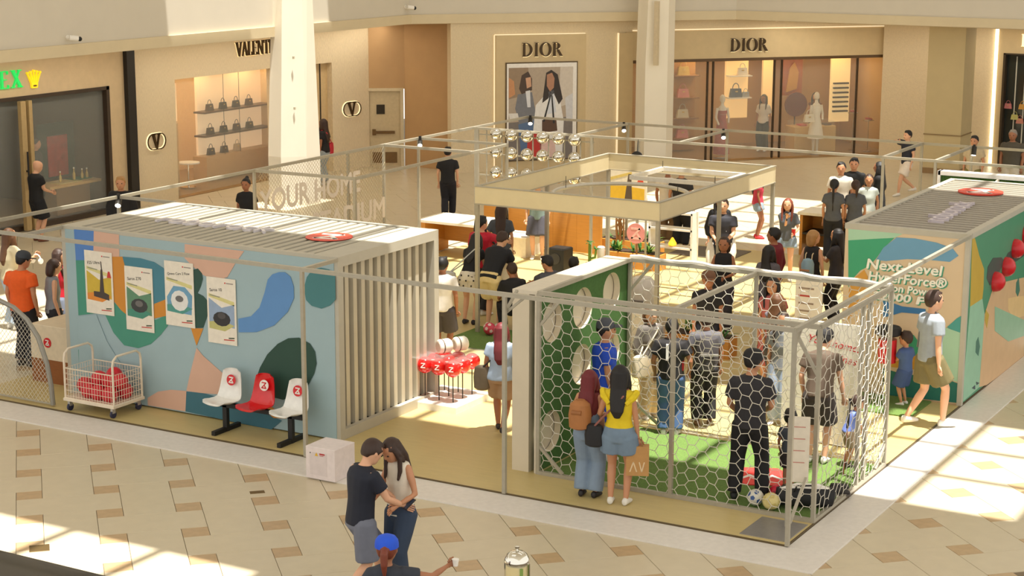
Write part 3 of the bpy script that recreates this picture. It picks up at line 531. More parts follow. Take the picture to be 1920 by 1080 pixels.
# ================================================================ things inside and around the cage
def football(c, r, col, label, col2=None, grp='balls at the corner of the cage'):
    t = thing('football', label, 'ball', (c[0], c[1], c[2]), 0, grp); MB().ball((0,0,0), r, 16).build('ball_skin', mat(col, .4), t, 'full')
    mb = MB()
    for d in ((1,0,0),(-.5,.8,.3),(0,-1,.2),(.3,-.5,.8),(-.6,-.6,.5),(.7,-.7,-.2)):
        D = Vector(d).normalized(); M = frame(D*r*.955, D.orthogonal(), D.cross(D.orthogonal())); MB_ = MB(M).disc((0,0), r*.3, r*.3, 0, r*.06, 5); mb.add(MB_.v, MB_.f)
    mb.build('ball_patch', mat(col2 or tuple(int(v*.75) for v in col), .4), t)
football((-.82,1.06,.125), .10, (226,222,210), 'white and blue football resting by the black bag in the cage', (60,90,150)); football((-.60,1.0,.13), .105, (222,206,140), 'yellowish cream football nearest the front netting', (208,190,120)); football((-.66,1.34,.13), .10, (206,36,60), 'crimson football behind the cream football', (180,30,50))
football((-8.02,7.0,.13), .105, (206,60,84), 'pinkish red ball on the turf by the bending man in cream shorts', (230,200,200), 'loose balls in the booth')
hm = thing('hexagon_mat', 'red hexagon kicking mat with white chevrons on the turf', 'mat', (-1.17, 2.12, .024), .42)
MB().poly([(.42*math.cos(k*math.pi/3), .40*math.sin(k*math.pi/3)) for k in range(6)], 0, .012).build('mat_base', mat((226,58,52), .6), hm)
for dx in (-.15, .13): MB().poly([(dx-.12,-.16),(dx,-.02),(dx+.12,-.16),(dx+.12,-.09),(dx,.06),(dx-.12,-.09)], .012, .015).build('chevron', WHITE, hm)
bg = thing('duffel_bag', 'black and white sports bag lying in the cage corner', 'bag', (-.30, 1.32, .022), .5)
MB().tube([(-.34,0,.12),(-.32,0,.13),(-.1,0,.15),(.15,0,.14),(.33,0,.12),(.35,0,.11)], [.03,.11,.14,.14,.11,.03], 12).build('bag_body', mat((32,32,34), .7), bg, True); MB().tube([(-.3,-.02,.19),(-.1,-.03,.245),(.15,-.03,.235),(.3,-.02,.18)], [.05,.06,.06,.05], 8).build('white_panel', WHITE, bg, True)
MB().tube([(-.15,-.1,.2),(-.12,-.14,.3),(.05,-.15,.31),(.12,-.1,.2)], .012, 6).build('strap', BLACK, bg)
for k, (x, y, a) in enumerate([(-.1,1.95,.3),(-.16,2.12,.8)]):
    s = thing('shoe', ['dark trainer lying nearest the sports bag by the side net', 'dark trainer lying second from the sports bag by the side net'][k], 'shoe', (x,y,.022), a, 'shoes left by the side net'); MB().tube([(-.12,0,.05),(-.1,0,.055),(0,0,.05),(.1,0,.035),(.13,0,.03)], [.02,.045,.045,.035,.015], 10).build('upper', mat((52,48,46), .7), s, True); MB().bbox((-.13,-.045,0),(.14,.045,.02),.008).build('sole', mat((90,84,78), .6), s)
wb = thing('welcome_board', 'large white standing board with red handwriting behind the cage', 'board', (-1.1, 3.95, 0))
MB().box((-.54,-.03,.02),(.54,.03,1.66)).build('board_panel', mat((236,230,214), .5), wb)
for x in (-.5,.5): MB().box((x-.03,-.2,0),(x+.03,.2,.03)).build('foot', WHITE, wb)
RI = mat((200, 50, 56), .5); FW = frame((0,-.032,0),(1,0,0),(0,0,1))
for s, x, z in [('Your home,', -.22, 1.38), ('it shines', -.02, 1.18)]: link('red_script', text_mesh('red_script', s, .15, RI, .001, FW @ Matrix.Translation((x,z,0)) @ Matrix.Rotation(-.1,4,'Z'), shear=.3), wb)
ib = thing('info_board', 'white rules board with small red print behind the cage netting', 'board', (-2.08, 6.0, 0))
MB().box((-.2,-.02,.9),(.2,.02,1.75)).build('board_panel', mat((228,218,200), .5), ib); MB().box((-.02,0,0),(.02,.03,.95)).box((-.2,-.15,0),(.2,.15,.02)).build('stand', PIPE, ib)
for i in range(5): MB().box((-.15,-.023,1.62-.11*i),(.02 if i % 2 else .08,-.02,1.645-.11*i)).build('print_line', mat((180,70,60) if i == 1 else (150,130,110), .5), ib)
sb = thing('score_board', 'narrow white rules sign fixed beside the front corner post of the cage', 'sign', (-.17, .62, 0), .35)
MB().box((-.06,-.02,.55),(.15,.02,1.32)).build('sign_panel', mat((222,212,194), .5), sb); MB().box((-.1,-.02,0),(-.06,.02,1.3)).build('stand', PIPE, sb)
for i in range(4): MB().box((-.03,-.022,1.2-.14*i),(.10,-.02,1.212-.14*i)).build('print_line', mat((196,140,126), .5), sb)
# ================================================================ seat bench
def seat_shell(col, lab):
    pf = [(-.24,.415),(-.22,.43),(-.16,.425),(-.06,.405),(.06,.40),(.13,.42),(.17,.48),(.195,.58),(.215,.70),(.225,.80),(.22,.835)]
    wd = [.15,.185,.205,.21,.205,.20,.195,.18,.165,.145,.10]; n = 9; mb = MB(); vs = []
    for off in (0, 1):
        for i, (y, z) in enumerate(pf):
            a = Vector(pf[min(i+1,len(pf)-1)])-Vector(pf[max(i-1,0)]); nrm = Vector((-a.y, a.x)).normalized()
            for k in range(n):
                x = (k/(n-1)*2-1); curl = .045*abs(x)**3
                p = Vector((y, z))+nrm*(curl-off*.012); vs.append((x*wd[i], p.x, p.y))
    m = len(pf); fs = []
    for o in (0, 1):
        for i in range(m-1):
            for k in range(n-1):
                q = (o*m*n+i*n+k, o*m*n+i*n+k+1, o*m*n+(i+1)*n+k+1, o*m*n+(i+1)*n+k); fs.append(q if o == 0 else q[::-1])
    for i in range(m-1):
        for k in (0, n-1): fs.append((i*n+k, (i+1)*n+k, m*n+(i+1)*n+k, m*n+i*n+k))
    for i in (0, m-1):
        for k in range(n-1): fs.append((i*n+k, i*n+k+1, m*n+i*n+k+1, m*n+i*n+k))
    return mb.add(vs, fs).mesh('seat_shell', mat(col, .25, coat=.3), True)
bn = thing('seat_bench', 'stadium bench with white, red and white bucket seats on black legs', 'bench', (-7.72, .38, 0))
sw = seat_shell((236,234,228), ''); sr = seat_shell((212,24,30), '')
for x, me, bgc, fgc in ((-.56,sw,RED,WHITE),(0,sr,WHITE,RED),(.56,sw,RED,WHITE)):
    o = link('bucket_seat', me, bn); o.location = (x, 0, 0); o['label'] = 'glossy %s bucket seat' % ('red' if me is sr else 'white')
    logo(o, frame((0,.168,.68),(1,0,0),(0,.13,1)), .075, bgc, fgc)
MB().bar((-.75,.02,.37),(.75,.02,.37), .06).build('beam', BLACK, bn)
for x in (-.55,.55): MB().bar((x,.02,0),(x,.02,.37), .07, .06).bar((x,-.26,.03),(x,.3,.03), .06).build('leg', BLACK, bn)
# ================================================================ plinth with the warning label
pc = thing('plinth', 'white box plinth with a small warning label at the deck edge', 'plinth', (-5.92, -.30, GZ+.02))
MB().bbox((-.22,-.37,0),(.22,.06,.41),.005).build('plinth_box', mat((226,214,212), .5), pc)
MB().box((-.16,-.373,.05),(.1,-.37,.34)).build('access_panel', mat((216,204,202), .5), pc); MB(frame((0,-.374,0),(1,0,0),(0,0,1))).poly([(-.08,.30),(-.03,.30),(-.055,.345)],0,.002).build('warning_triangle', mat((224,176,40), .5), pc)
MB().box((-.01,-.375,.32),(.07,-.373,.34)).box((-.01,-.375,.305),(.05,-.373,.312)).build('label_print', mat((180,60,60), .5), pc); MB().cyl((-.15,-.376,.33),.008,.004,10,'y').build('lock', mat((90,90,90),.4,.6), pc)
# ================================================================ wire trolley with red balls
ct = thing('wire_trolley', 'cream wire basket trolley on castors full of red balls', 'trolley', (-10.42, .35, 0))
TC = mat((226,212,190), .45, .1)
MB().bbox((-.47,-.32,.15),(.47,.32,.20),.015).build('platform', TC, ct)
for x in (-.40,.40):
    for y in (-.26,.26): c = MB().box((x-.02,y-.03,.07),(x+.02,y+.03,.15)).build('castor', mat((180,176,170),.4,.5), ct); MB().cyl((x-.015,y,.055),.055,.03,14,'x').build('wheel', mat((40,42,70),.5), c)
for x in (-.45,.45):
    pts = [(x,-.29,.2),(x,-.29,.76),(x,-.27,.83),(x,-.2,.88),(x,.2,.88),(x,.27,.83),(x,.29,.76),(x,.29,.2)]; MB().tube(pts, .017, 8).build('hoop_handle', TC, ct, True)
for y in (-.29,.29):
    mb = MB()
    for i in range(19): mb.tube([(-.45+.05*i,y,.2),(-.45+.05*i,y,.62)], .004, 4)
    for i in range(6): mb.tube([(-.45,y,.22+.08*i),(.45,y,.22+.08*i)], .004, 4)
    mb.tube([(-.46,y,.62),(.46,y,.62)], .009, 6); mb.build('wire_side', TC, ct)
for x in (-.45,.45):
    mb = MB()
    for i in range(12): mb.tube([(x,-.275+.05*i,.2),(x,-.275+.05*i,.62)], .004, 4)
    for i in range(6): mb.tube([(x,-.29,.22+.08*i),(x,.29,.22+.08*i)], .004, 4)
    mb.build('wire_end', TC, ct)
bc = MB().ball((0,0,0), .118, 16).mesh('play_ball', mat((204,26,44), .35, 0, .03), 'full')
for i, (x, y, z) in enumerate([(-.33,-.02,.33),(-.14,-.14,.30),(.06,-.17,.30),(.27,-.17,.30),(-.14,.1,.30),(.08,.12,.30),(.3,.1,.30),(-.04,-.04,.46),(.18,-.06,.465),(.31,.0,.46),(.08,.14,.49)]):
    o = link('play_ball', bc); o.location = (-10.42+x, .35+y, z); tag(o, 'shiny red ball in the wire trolley, '+['alone at the left end','front left of the bottom layer','front middle of the bottom layer','front right corner of the bottom layer','back left of the bottom layer','back middle of the bottom layer','back right of the bottom layer','left of the upper layer','middle of the upper layer','right end of the upper layer','topmost at the back'][i], 'ball', 'red balls in the trolley')
# ================================================================ red ball display on rods
bd = thing('ball_display', 'cluster of red logo balls on thin black rods over a white plinth', 'display', (-6.42, 3.15, 0))
MB().bbox((-.42,-.48,0),(.42,.48,.10),.005).build('plinth', mat((240,236,226), .5), bd)
for i in range(3):
    for j in range(3):
        x, y = -.235+.235*i, -.26+.26*j; MB().cyl((x,y,.1),.009,.42,6).build('rod', BLACK, bd)
        b = MB().ball((x,y,.59),.122,18).build('logo_ball', mat((222,26,24), .15, 0, .02, coat=.6), bd, 'full'); b['label'] = 'glossy red ball with white mark'
        D = Vector((.3,-.9,.15)).normalized(); M = frame(Vector((x,y,.59))+D*.123, Vector((.95,.3,0)), D.cross(Vector((.95,.3,0))))
        mb = MB(M)
        for a_, c_ in [((-.03,.03),(.03,.03)),((.03,.03),(-.03,-.03)),((-.03,-.03),(.035,-.03))]: mb.bar((*a_,0),(*c_,0),.012,.004)
        mb.build('white_mark', WHITE, b)
MB().box((-.42,-.46,.72),(.42,.46,.73)).build('clear_sheet', mat((240,240,236), .05, 0, 0, alpha=.07), bd)
for k, (y, x) in enumerate(((-.02,-.06),(.22,.06))):
    t = thing('white_canister', ['white round canister with dark band, nearer of two on the ball display', 'white round canister with dark band, farther of two on the ball display'][k], 'canister', (-6.42+x, 3.15+y, .732), -.5, 'canisters on the ball display')
    MB().lathe([(.02,-.1),(.085,-.1),(.105,-.07),(.105,.07),(.085,.1),(.02,.1)], (0,0,.105), 18, 'y').build('drum', mat((236,230,216), .4), t, True); MB().lathe([(.107,-.05),(.107,-.03)], (0,0,.105), 18, 'y').build('band', mat((110,96,80), .4), t); MB().cyl((0,-.104,.105),.07,.01,16,'y').build('end_cap', mat((206,198,182), .4), t)
# ================================================================ counter and small goal at the left
dk = thing('reception_counter', 'white and brown counter with a red badge beside the wave mural', 'counter', (-12.05, 1.35, 0))
MB().bbox((-.44,-.3,.36),(.44,.45,.88),.01).build('upper_box', mat((224,208,180), .5), dk); MB().box((-.44,-.3,0),(.44,.45,.36)).build('base', mat((142,84,34), .5, 0, .1, 12., stretch=(1,1,8)), dk)
logo(dk, frame((-.1,-.303,.62),(1,0,0),(0,0,1)), .075, RED, WHITE)
gl = thing('pop_up_goal', 'small arched goal with fine diamond netting at the left edge of the deck', 'goal', (0, .12, 0))
arc = [(-11.18,0,0.02),(-11.2,0,.3),(-11.26,0,.62),(-11.4,0,.98),(-11.6,0,1.22),(-11.85,0,1.37),(-12.15,0,1.45),(-12.6,0,1.48)]
MB().tube(arc, .035, 8).build('arch', mat((150,146,136), .45, .3), gl, True); MB().tube([(-12.7,0,.03),(-11.2,0,.03)], .015, 6).build('base_rail', PIPE, gl)
mb = MB()
def arcx(z): 
    for a, b in zip(arc, arc[1:]):
        if a[2] <= z <= b[2]: t_ = (z-a[2])/(b[2]-a[2]+1e-9); return a[0]+(b[0]-a[0])*t_
    return -12.6
N_ = 26
for sgn in (1, -1):
    for i in range(-30, 40):
        c = i*.075; run = []
        for k in range(0, 50):
            z = .03+k*.03; x = -12.7+c*1.0+sgn*z*.9
            if -12.7 < x < arcx(z)-.02: run.append((x, 0, z))
        if len(run) > 1: mb.tube([run[0], run[-1]], .0035, 4)
mb.build('netting', mat((206,200,184), .8), gl)
# ================================================================ banner with lettering on the left frame
bnr = thing('mesh_banner', 'see-through mesh banner with big white words hung on the back left frame', 'banner', (-12.64, 6.8, 0))
FB = frame((0,0,0),(0,1,0),(0,0,1))
mb = MB(FB)
for sgn in (1, -1):
    for i in range(-32, 64):
        x0 = i*.085; a = [(x0+sgn*t, t) for t in (0, 2.0)]
        pts = [(x0+sgn*z, .45+z) for z in [k*.1 for k in range(21)] if 0 <= x0+sgn*z <= 4.0]
        if len(pts) > 1: mb.tube([(*pts[0],0),(*pts[-1],0)], .004, 4)
mb.build('mesh_cloth', mat((196,180,146), .8), bnr)
for s, x, z, ll in [('YOUR HOME', .05, 1.70, 3.1), ('STADIUM', 1.55, 1.08, 2.4)]:
    me = text_mesh('banner_text', s, .56, mat((226,214,202), .6), .003, None, bold=.014); xs = [v.co.x for v in me.vertices]; f = ll/(max(xs)-min(xs)); me.transform(FB @ Matrix.Translation((x,z,.01)) @ Matrix.Diagonal((f,1,1,1))); link('banner_text', me, bnr)
# ================================================================ canopy in the middle of the booth
cn = thing('display_canopy', 'square open canopy with deep cream beams on thin posts in the booth centre', 'canopy', (-6.67, 9.5, 0))
KX, KY = 1.68, 2.42; BM = mat((216, 202, 166), .55, 0, .03, 5.)
def beam(lo, hi):
    b = MB().box(lo, hi).build('beam', BM, cn)
    MB().box((lo[0]-.01, lo[1]-.01, hi[2]), (hi[0]+.01, hi[1]+.01, hi[2]+.015)).box((lo[0]-.01, lo[1]-.01, lo[2]-.015), (hi[0]+.01, hi[1]+.01, lo[2])).build('beam_edge', PIPE, b)
beam((-KX,-KY,2.2),(KX,-KY+.05,2.48)); beam((-KX,KY-.05,2.2),(KX,KY,2.48)); beam((-KX,-KY+.06,2.2),(-KX+.05,KY-.06,2.48)); beam((KX-.05,-KY+.06,2.2),(KX,KY-.06,2.48))
for x, y in ((-1,-1),(1,-1),(1,1),(-1,1),(-1,0),(1,0)): MB().bar((x*(KX-.03), y*(KY-.03), 0), (x*(KX-.03), y*(KY-.03), 2.19), .06).build('post', PIPE, cn)
MB().tube([(.15+1.15*math.cos(k*math.pi/16), -.7+1.15*math.sin(k*math.pi/16), 2.28) for k in range(32)], .035, 8, True).build('light_ring', mat((196,190,176), .4, .2), cn, True)
mb = MB()
for a, b in (((-.3,.6),(1.3,.6)),((1.3,.6),(1.3,1.9)),((1.3,1.9),(-.3,1.9)),((-.3,1.9),(-.3,.6))): mb.bar((*a,2.36),(*b,2.36),.07)
mb.build('light_frame', mat((226,220,206), .4), cn)
for x, y in ((-.9,-.7),(1.2,-.7),(-.3,1.9),(1.3,.6)): MB().tube([(x,y,2.3),(x,y,2.5)], .006, 4).build('cable', BLACK, cn)
for k, (x, y) in enumerate(((-7.55,7.75),(-7.3,7.85))): spot((x, y, 2.26), ['left one of the twin black spotlights hanging under the cream canopy', 'right one of the twin black spotlights hanging under the cream canopy'][k], (.4,-.4,-1))
# ================================================================ silver ball lattice
sl_ = thing('ball_lattice', 'grey pipe lattice carrying rows of mirror balls behind the canopy', 'lattice', (-11.0, 14.15, 0))
for i in range(7): MB().bar((-1.15+.37*i-.18, 0, .95), (-1.15+.37*i-.18, 0, 2.45), .022).build('upright', PIPE, sl_)
for z in (1.5, 1.95, 2.35): MB().bar((-1.5,0,z),(1.2,0,z), .025).build('cross_bar', PIPE, sl_)
MB().bar((-1.55,0,0),(-1.55,0,2.5), .05).bar((1.15,0,0),(1.15,0,2.5), .05).build('side_post', PIPE, sl_)
mbl = MB().ball((0,0,0), .13, 20).mesh('mirror_ball', CHROME, 'full')
rows = ['bottom', 'middle', 'top']
for j, z in enumerate((1.6, 2.02, 2.40)):
    for i in range(6):
        o = link('mirror_ball', mbl); o.location = (-12.02+.37*i, 14.0, z)
        tag(o, 'shiny silver mirror ball in the %s row of the lattice, number %s from the left' % (rows[j], ['one','two','three','four','five','six'][i]), 'ball', 'mirror balls on the lattice')
# ================================================================ displays under and behind the canopy
WOOD = mat((206, 142, 62), .45, 0, .08, 3., stretch=(1, 1, 14))
ww = thing('wooden_wall', 'long low orange wood partition behind the canopy', 'partition', (-11.15, 14.4, 0))
for i in range(5): MB().box((-1.4+.56*i, 0, 0), (-1.4+.56*i+.557, .08, 1.0)).build('panel', WOOD, ww)
wt = thing('display_table', 'white and wood display table beside the slatted container end', 'table', (-12.2, 13.0, 0))
MB().bbox((-.8,-.5,.68),(.7,.5,.74),.01).build('table_top', mat((236,228,208), .4), wt); MB().box((-.75,-.45,0),(-.65,.45,.68)).build('side', WOOD, wt); MB().box((.55,-.45,0),(.65,.45,.68)).build('side', WOOD, wt); MB().box((-.65,.3,.2),(.55,.35,.68)).build('back', WOOD, wt)
w2 = thing('display_table', 'white low table behind the woman with long dark hair', 'table', (-11.35, 13.6, 0)); MB().bbox((-.45,-.3,0),(.45,.3,.40),.01).build('table_body', mat((232,224,204), .45), w2); MB().bbox((-.48,-.33,.40),(.48,.33,.43),.01).build('table_top', WHITE, w2)
sk = thing('loudspeaker', 'black box loudspeaker standing on the sunlit deck', 'speaker', (-9.65, 12.45, 0)); MB().bbox((-.19,-.19,0),(.19,.19,.48),.02).build('cabinet', BLACK, sk); MB(frame((0,-.192,.28),(1,0,0),(0,0,1))).disc((0,0),.11,.11,0,.01).build('cone', mat((50,48,46),.6), sk)
LEAF = mat((58, 110, 44), .6, 0, .15, 8.); LEAF2 = mat((106, 138, 52), .6, 0, .15, 8.); TRUNK = mat((150, 108, 62), .8, 0, .15, 20.)
def leafblade(mb, base, az, el, ln, w):
    d = Vector((math.cos(az)*math.cos(el), math.sin(az)*math.cos(el), math.sin(el))); s = d.cross(Vector((0,0,1))).normalized(); b = Vector(base); dz = Vector((0,0,-ln*.25))
    p = [b, b+d*ln*.4+s*w, b+d*ln*.4-s*w, b+d*ln*.75+s*w*.7+dz*.4, b+d*ln*.75-s*w*.7+dz*.4, b+d*ln+dz]
    mb.add(p, [(0,1,2),(1,3,4,2),(3,5,4)])
def cactus(loc, label, h):
    t = thing('potted_succulent', label, 'plant', loc); MB().tube([(0,0,.05),(0,0,h*.8)], [.035,.028], 8).build('stem', LEAF2, t, True); MB().tube([(0,0,h*.3),(.12,0,h*.36),(.14,0,h*.6)], [.025,.025,.022], 8).build('stem', LEAF2, t, True)
    rnd = random.Random(3)
    for c in ((0,0,h*.8),(.14,0,h*.6)):
        for k in range(7): mb = MB(); leafblade(mb, c, k*.9, rnd.uniform(.2,1.), .13, .028); mb.build('leaf', LEAF, t)
    MB().lathe([(.07,0),(.09,.1),(.085,.11)], n=12).build('pot', mat((176,120,70),.7), t)
cactus((-9.3,13.05,0), 'small branching succulent beside the black loudspeaker', .62)
def planter(loc, w, label, n, seed):
    t = thing('planter_box', label, 'planter', loc); MB().bbox((-w/2,-.18,0),(w/2,.18,.32),.01).build('box', WOOD, t); MB().box((-w/2+.02,-.16,.30),(w/2-.02,.16,.335)).build('soil', mat((62,44,30),.9), t)
    rnd = random.Random(seed)
    for i in range(n):
        mb = MB(); x, y = rnd.uniform(-w/2+.06,w/2-.06), rnd.uniform(-.12,.12)
        for k in range(9): leafblade(mb, (x,y,.32), rnd.uniform(0,6.3), rnd.uniform(.4,1.4), rnd.uniform(.15,.34), .022)
        mb.build('leaf_tuft', LEAF if i % 3 else LEAF2, t)
planter((-8.55,13.55,0), 1.2, 'long wooden planter of green plants below the pink round sign', 9, 4); planter((-9.2,14.75,0), 1.3, 'wooden planter of grasses behind the pink round sign', 8, 5); planter((-6.4,8.3,0), .9, 'wooden planter of leaves behind the netting of the cage', 6, 9)
planter((-4.5,7.7,0), 1.1, 'wooden planter with bright leaves behind the centre of the netting', 8, 12); planter((-3.0,7.45,0), .9, 'wooden planter behind the right half of the netting', 6, 14)
tag(MB().bbox((-5.6,7.3,0),(-5.15,7.75,.62),.01).build('display_block', mat((226,216,196),.5)), 'white display block behind the left part of the netting', 'plinth')
cs = thing('dry_cactus', 'brown dried branch cluster standing in the back planter', 'plant', (-9.35,14.55,0))
rnd = random.Random(8)
for k in range(6): x = rnd.uniform(-.1,.14); MB().tube([(x,0,.3),(x+rnd.uniform(-.06,.06),0,.6),(x+rnd.uniform(-.1,.1),0,rnd.uniform(.7,1.15))], [.025,.022,.015], 6).build('stalk', TRUNK, cs, True)
ps = thing('round_sign', 'pink round sign with a pale folded mark above the planter', 'sign', (-8.38,13.25,0)); MB().bar((0,.03,.3),(0,.03,.7), .03).build('stake', TRUNK, ps)
logo(ps, frame((0,0,.75),(1,0,0),(0,0,1)), .20, mat((226,150,146), .5), mat((236,190,180), .5), .02)
for zz in (0,): pass
sf = thing('shelf_unit', 'white open shelf with jars and a yellow lamp under the canopy', 'shelf', (-8.0,14.2,0))
for z in (.35,.72,1.05): MB().box((-.5,-.15,z),(.45,.15,z+.04)).build('shelf_board', WHITE, sf)
for x in (-.5,.42): MB().box((x,-.15,0),(x+.04,.15,1.1)).build('side_panel', WHITE, sf)
yl = thing('table_lamp', 'small glowing yellow teardrop lamp on the white shelf', 'lamp', (-8.0,14.12,.395)); MB().lathe([(.01,0),(.08,.02),(.085,.06),(.05,.12),(.02,.17),(.005,.18)], n=14).build('shade', mat((250,190,50), .4, 0, 0, emit=1.2), yl, True); MB().cyl((0,0,-.004),.06,.012,12).build('base', BROWN, yl)
wbn = thing('floor_cylinder', 'slim white cylinder standing at the end of the planter', 'post', (-9.2,13.35,0)); MB().lathe([(.075,0),(.08,.01),(.08,.38),(.06,.40),(.01,.40)], n=14).build('tube', mat((216,212,206),.4), wbn, True)
ib2 = thing('white_bin', 'rounded white appliance tub seen through the top of the netting', 'appliance', (-6.75,10.2,0)); MB().lathe([(.2,0),(.23,.05),(.24,.35),(.22,.5),(.15,.58),(.02,.60)], n=20).build('shell', mat((222,216,208),.35), ib2, True); MB().box((-.12,-.25,.12),(.12,-.2,.2)).build('slot', mat((120,116,112),.4), ib2)
pe = thing('poster_stand', 'yellow product poster standing behind the canopy', 'poster', (-8.48,13.02,0)); MB().box((-.42,-.015,1.35),(.42,.015,2.12)).build('sheet', mat((238,228,206),.5), pe)
FP = frame((0,-.016,0),(1,0,0),(0,0,1))
MB(FP).poly([(-.38,1.4),(.38,1.4),(.38,1.68),(-.38,1.74)],0,.002).build('print', mat((232,186,52),.5), pe); MB(FP).poly([(-.38,1.8),(.1,1.95),(.1,2.0),(-.38,1.86)],0,.002).build('print', mat((222,196,110),.5), pe); MB(FP).poly([(-.05,1.42),(.12,1.42),(.09,1.95),(.03,1.95)],0,.003).build('print', mat((96,80,64),.5), pe); MB(FP).poly([(.22,1.8),(.36,1.8),(.3,1.98)],0,.003).build('print', mat((216,80,50),.5), pe)
for x in (-.4,.4): MB().bar((x,.03,0),(x,.03,1.5), .03).build('leg', PIPE, pe)
bt = thing('staff_counter', 'wood and white counter used by the staff at the back right', 'counter', (-5.55,17.0,GZ))
MB().bbox((-.75,-.45,.86),(.75,.35,.92),.01).build('counter_top', mat((236,226,204),.4), bt); MB().box((-.72,-.4,0),(-.66,.3,.86)).build('side', WOOD, bt); MB().box((.66,-.4,0),(.72,.3,.86)).build('side', WOOD, bt); MB().box((-.66,.2,.1),(.66,.26,.86)).build('back', WOOD, bt); MB().box((-.66,-.4,.45),(.66,.2,.49)).build('inner_shelf', DARK, bt)
sc_ = thing('bar_chair', 'golden framed bar chair at the end of the staff counter', 'chair', (-4.15,14.6,0), .3)
MB().bbox((-.18,-.18,.70),(.18,.18,.74),.01).build('seat', mat((210,150,70),.4), sc_); MB().bbox((-.18,.15,.74),(.18,.18,1.1),.005).build('backrest', mat((214,156,76),.4), sc_)
for x in (-.15,.15):
    for y in (-.15,.15): MB().bar((x,y,0),(x,y,.7), .025).build('leg', mat((200,160,90),.3,.6), sc_)
st_ = thing('bar_stool', 'red bar stool with round black seat before the headline wall', 'stool', (-.98,6.3,0)); MB().lathe([(.02,1.02),(.17,1.02),(.19,1.04),(.19,1.12),(.17,1.14),(.02,1.14)], n=20).build('seat', BLACK, st_, True); MB().cyl((0,0,.02),.03,1.0,10).build('column', CHROME, st_); MB().cyl((0,0,.62),.13,.34,16).build('red_drum', RED, st_); MB().cyl((0,0,0),.2,.02,20).build('base', CHROME, st_)
dcx = thing('black_disc', 'flat black disc hanging on the back pipe before the white pillar', 'disc', (-8.8,14.1,2.12)); MB(frame((0,0,0),(1,0,0),(0,0,1))).disc((0,0),.13,.13,0,.03).build('disc_plate', BLACK, dcx); MB().tube([(0,0,.1),(0,0.03,.36)], .008, 4).build('hanger', BLACK, dcx)
# ================================================================ gallery security cameras
for p, l in (((-19.5,9.45,4.38),'white security camera with dark lens above the watch shop'), ((-19.5,22.0,4.45),'white security camera above the corridor door')):
    t = thing('security_camera', l, 'camera', p); MB().lathe([(.05,0),(.05,.02)], (0,0,0), 12, 'x').build('wall_plate', WHITE, t); MB().tube([(0,0,0),(.12,0,0)], .03, 8).build('arm', WHITE, t); MB().tube([(.1,-.05,0),(.2,.1,-.02)], .055, 12).build('camera_body', WHITE, t, True); MB().ball((.21,.13,-.03),.05,10).build('lens', BLACK, t, True)
# ================================================================ shop signs
GSN = mat((30, 200, 90), .4, 0, 0, emit=.7); YSN = mat((236, 208, 30), .4, 0, 0, emit=.6); DKB = mat((70, 52, 30), .35, .5); GLOW = mat((255, 232, 180), .5, 0, 0, emit=1.1)
LW = frame((XW, 0, 0), (0,1,0), (0,0,1))
s = thing('shop_sign', 'green shop letters and yellow crown on the left stone wall', 'sign', (XW, 10.3, 3.3)); LF = frame((.0,0,0),(0,1,0),(0,0,1))
for ch, y in (('E', -.27), ('X', .07)): mb = MB(LF); glyph(mb, ch, y, -.16, .38, .05); mb.build('letter', GSN, s)
mb = MB(LF @ Matrix.Translation((.74,-.02,0)))
mb.poly([(-.085,-.19),(.085,-.19),(.10,-.08),(-.10,-.08)],0,.05)
for k in range(5): a = -.19+.095*k; mb.poly([(a*.42-.018,-.085),(a*.42+.018,-.085),(a+.008,.17-abs(a)*.2),(a-.008,.17-abs(a)*.2)],0,.05); mb.disc((a,.185-abs(a)*.2),.026,.026,0,.05,10)
mb.build('crown', YSN, s); MB(LF @ Matrix.Translation((.74,-.02,0))).disc((0,-.14),.06,.02,.05,.055,14).build('crown_slot', mat((110,90,20),.5), s)
s = thing('shop_sign', 'backlit dark letters high on the wall left of the sunlit pillar', 'sign', (XW, 18.08, 3.30))
mb = MB(LF); word(mb, 'VALENTI', .36, .05, gap=.02); o = mb.build('lettering', DKB, s); o.matrix_basis = Matrix.Translation((.03,0,0)) @ Matrix.Diagonal((1,.82,1,1)); mb = MB(LF); word(mb, 'VALENTI', .36, .01, gap=.02); o = mb.build('light_glow', GLOW, s); o.matrix_basis = Matrix.Translation((.012,.012,-.012)) @ Matrix.Diagonal((1,.82,1,1))
def voval(M, lab, sc=1.):
    s = thing('oval_emblem', lab, 'emblem', M.translation); M = M.copy(); M.translation = (0,0,0)
    def stad(r, h): return [(h+r*math.cos(t), r*math.sin(t)) for t in [-math.pi/2+math.pi*k/10 for k in range(11)]]+[(-h+r*math.cos(t), r*math.sin(t)) for t in [math.pi/2+math.pi*k/10 for k in range(11)]]
    MB(M).ring(stad(.20*sc,.13*sc), stad(.175*sc,.13*sc), .03, .05).build('oval_ring', DKB, s); MB(M).ring(stad(.212*sc,.13*sc), stad(.168*sc,.13*sc), .0, .012).build('light_glow', GLOW, s)
    mb = MB(M); glyph(mb, 'V', -.14*sc, -.19*sc, .37*sc, .05); mb.build('letter', DKB, s)
voval(frame((XW, 14.98, 1.48),(0,1,0),(0,0,1)), 'backlit oval letter emblem on the wall left of the handbag window'); voval(VM @ Matrix.Translation((2.68,1.62,0)), 'backlit oval letter emblem right of the sunlit pillar')
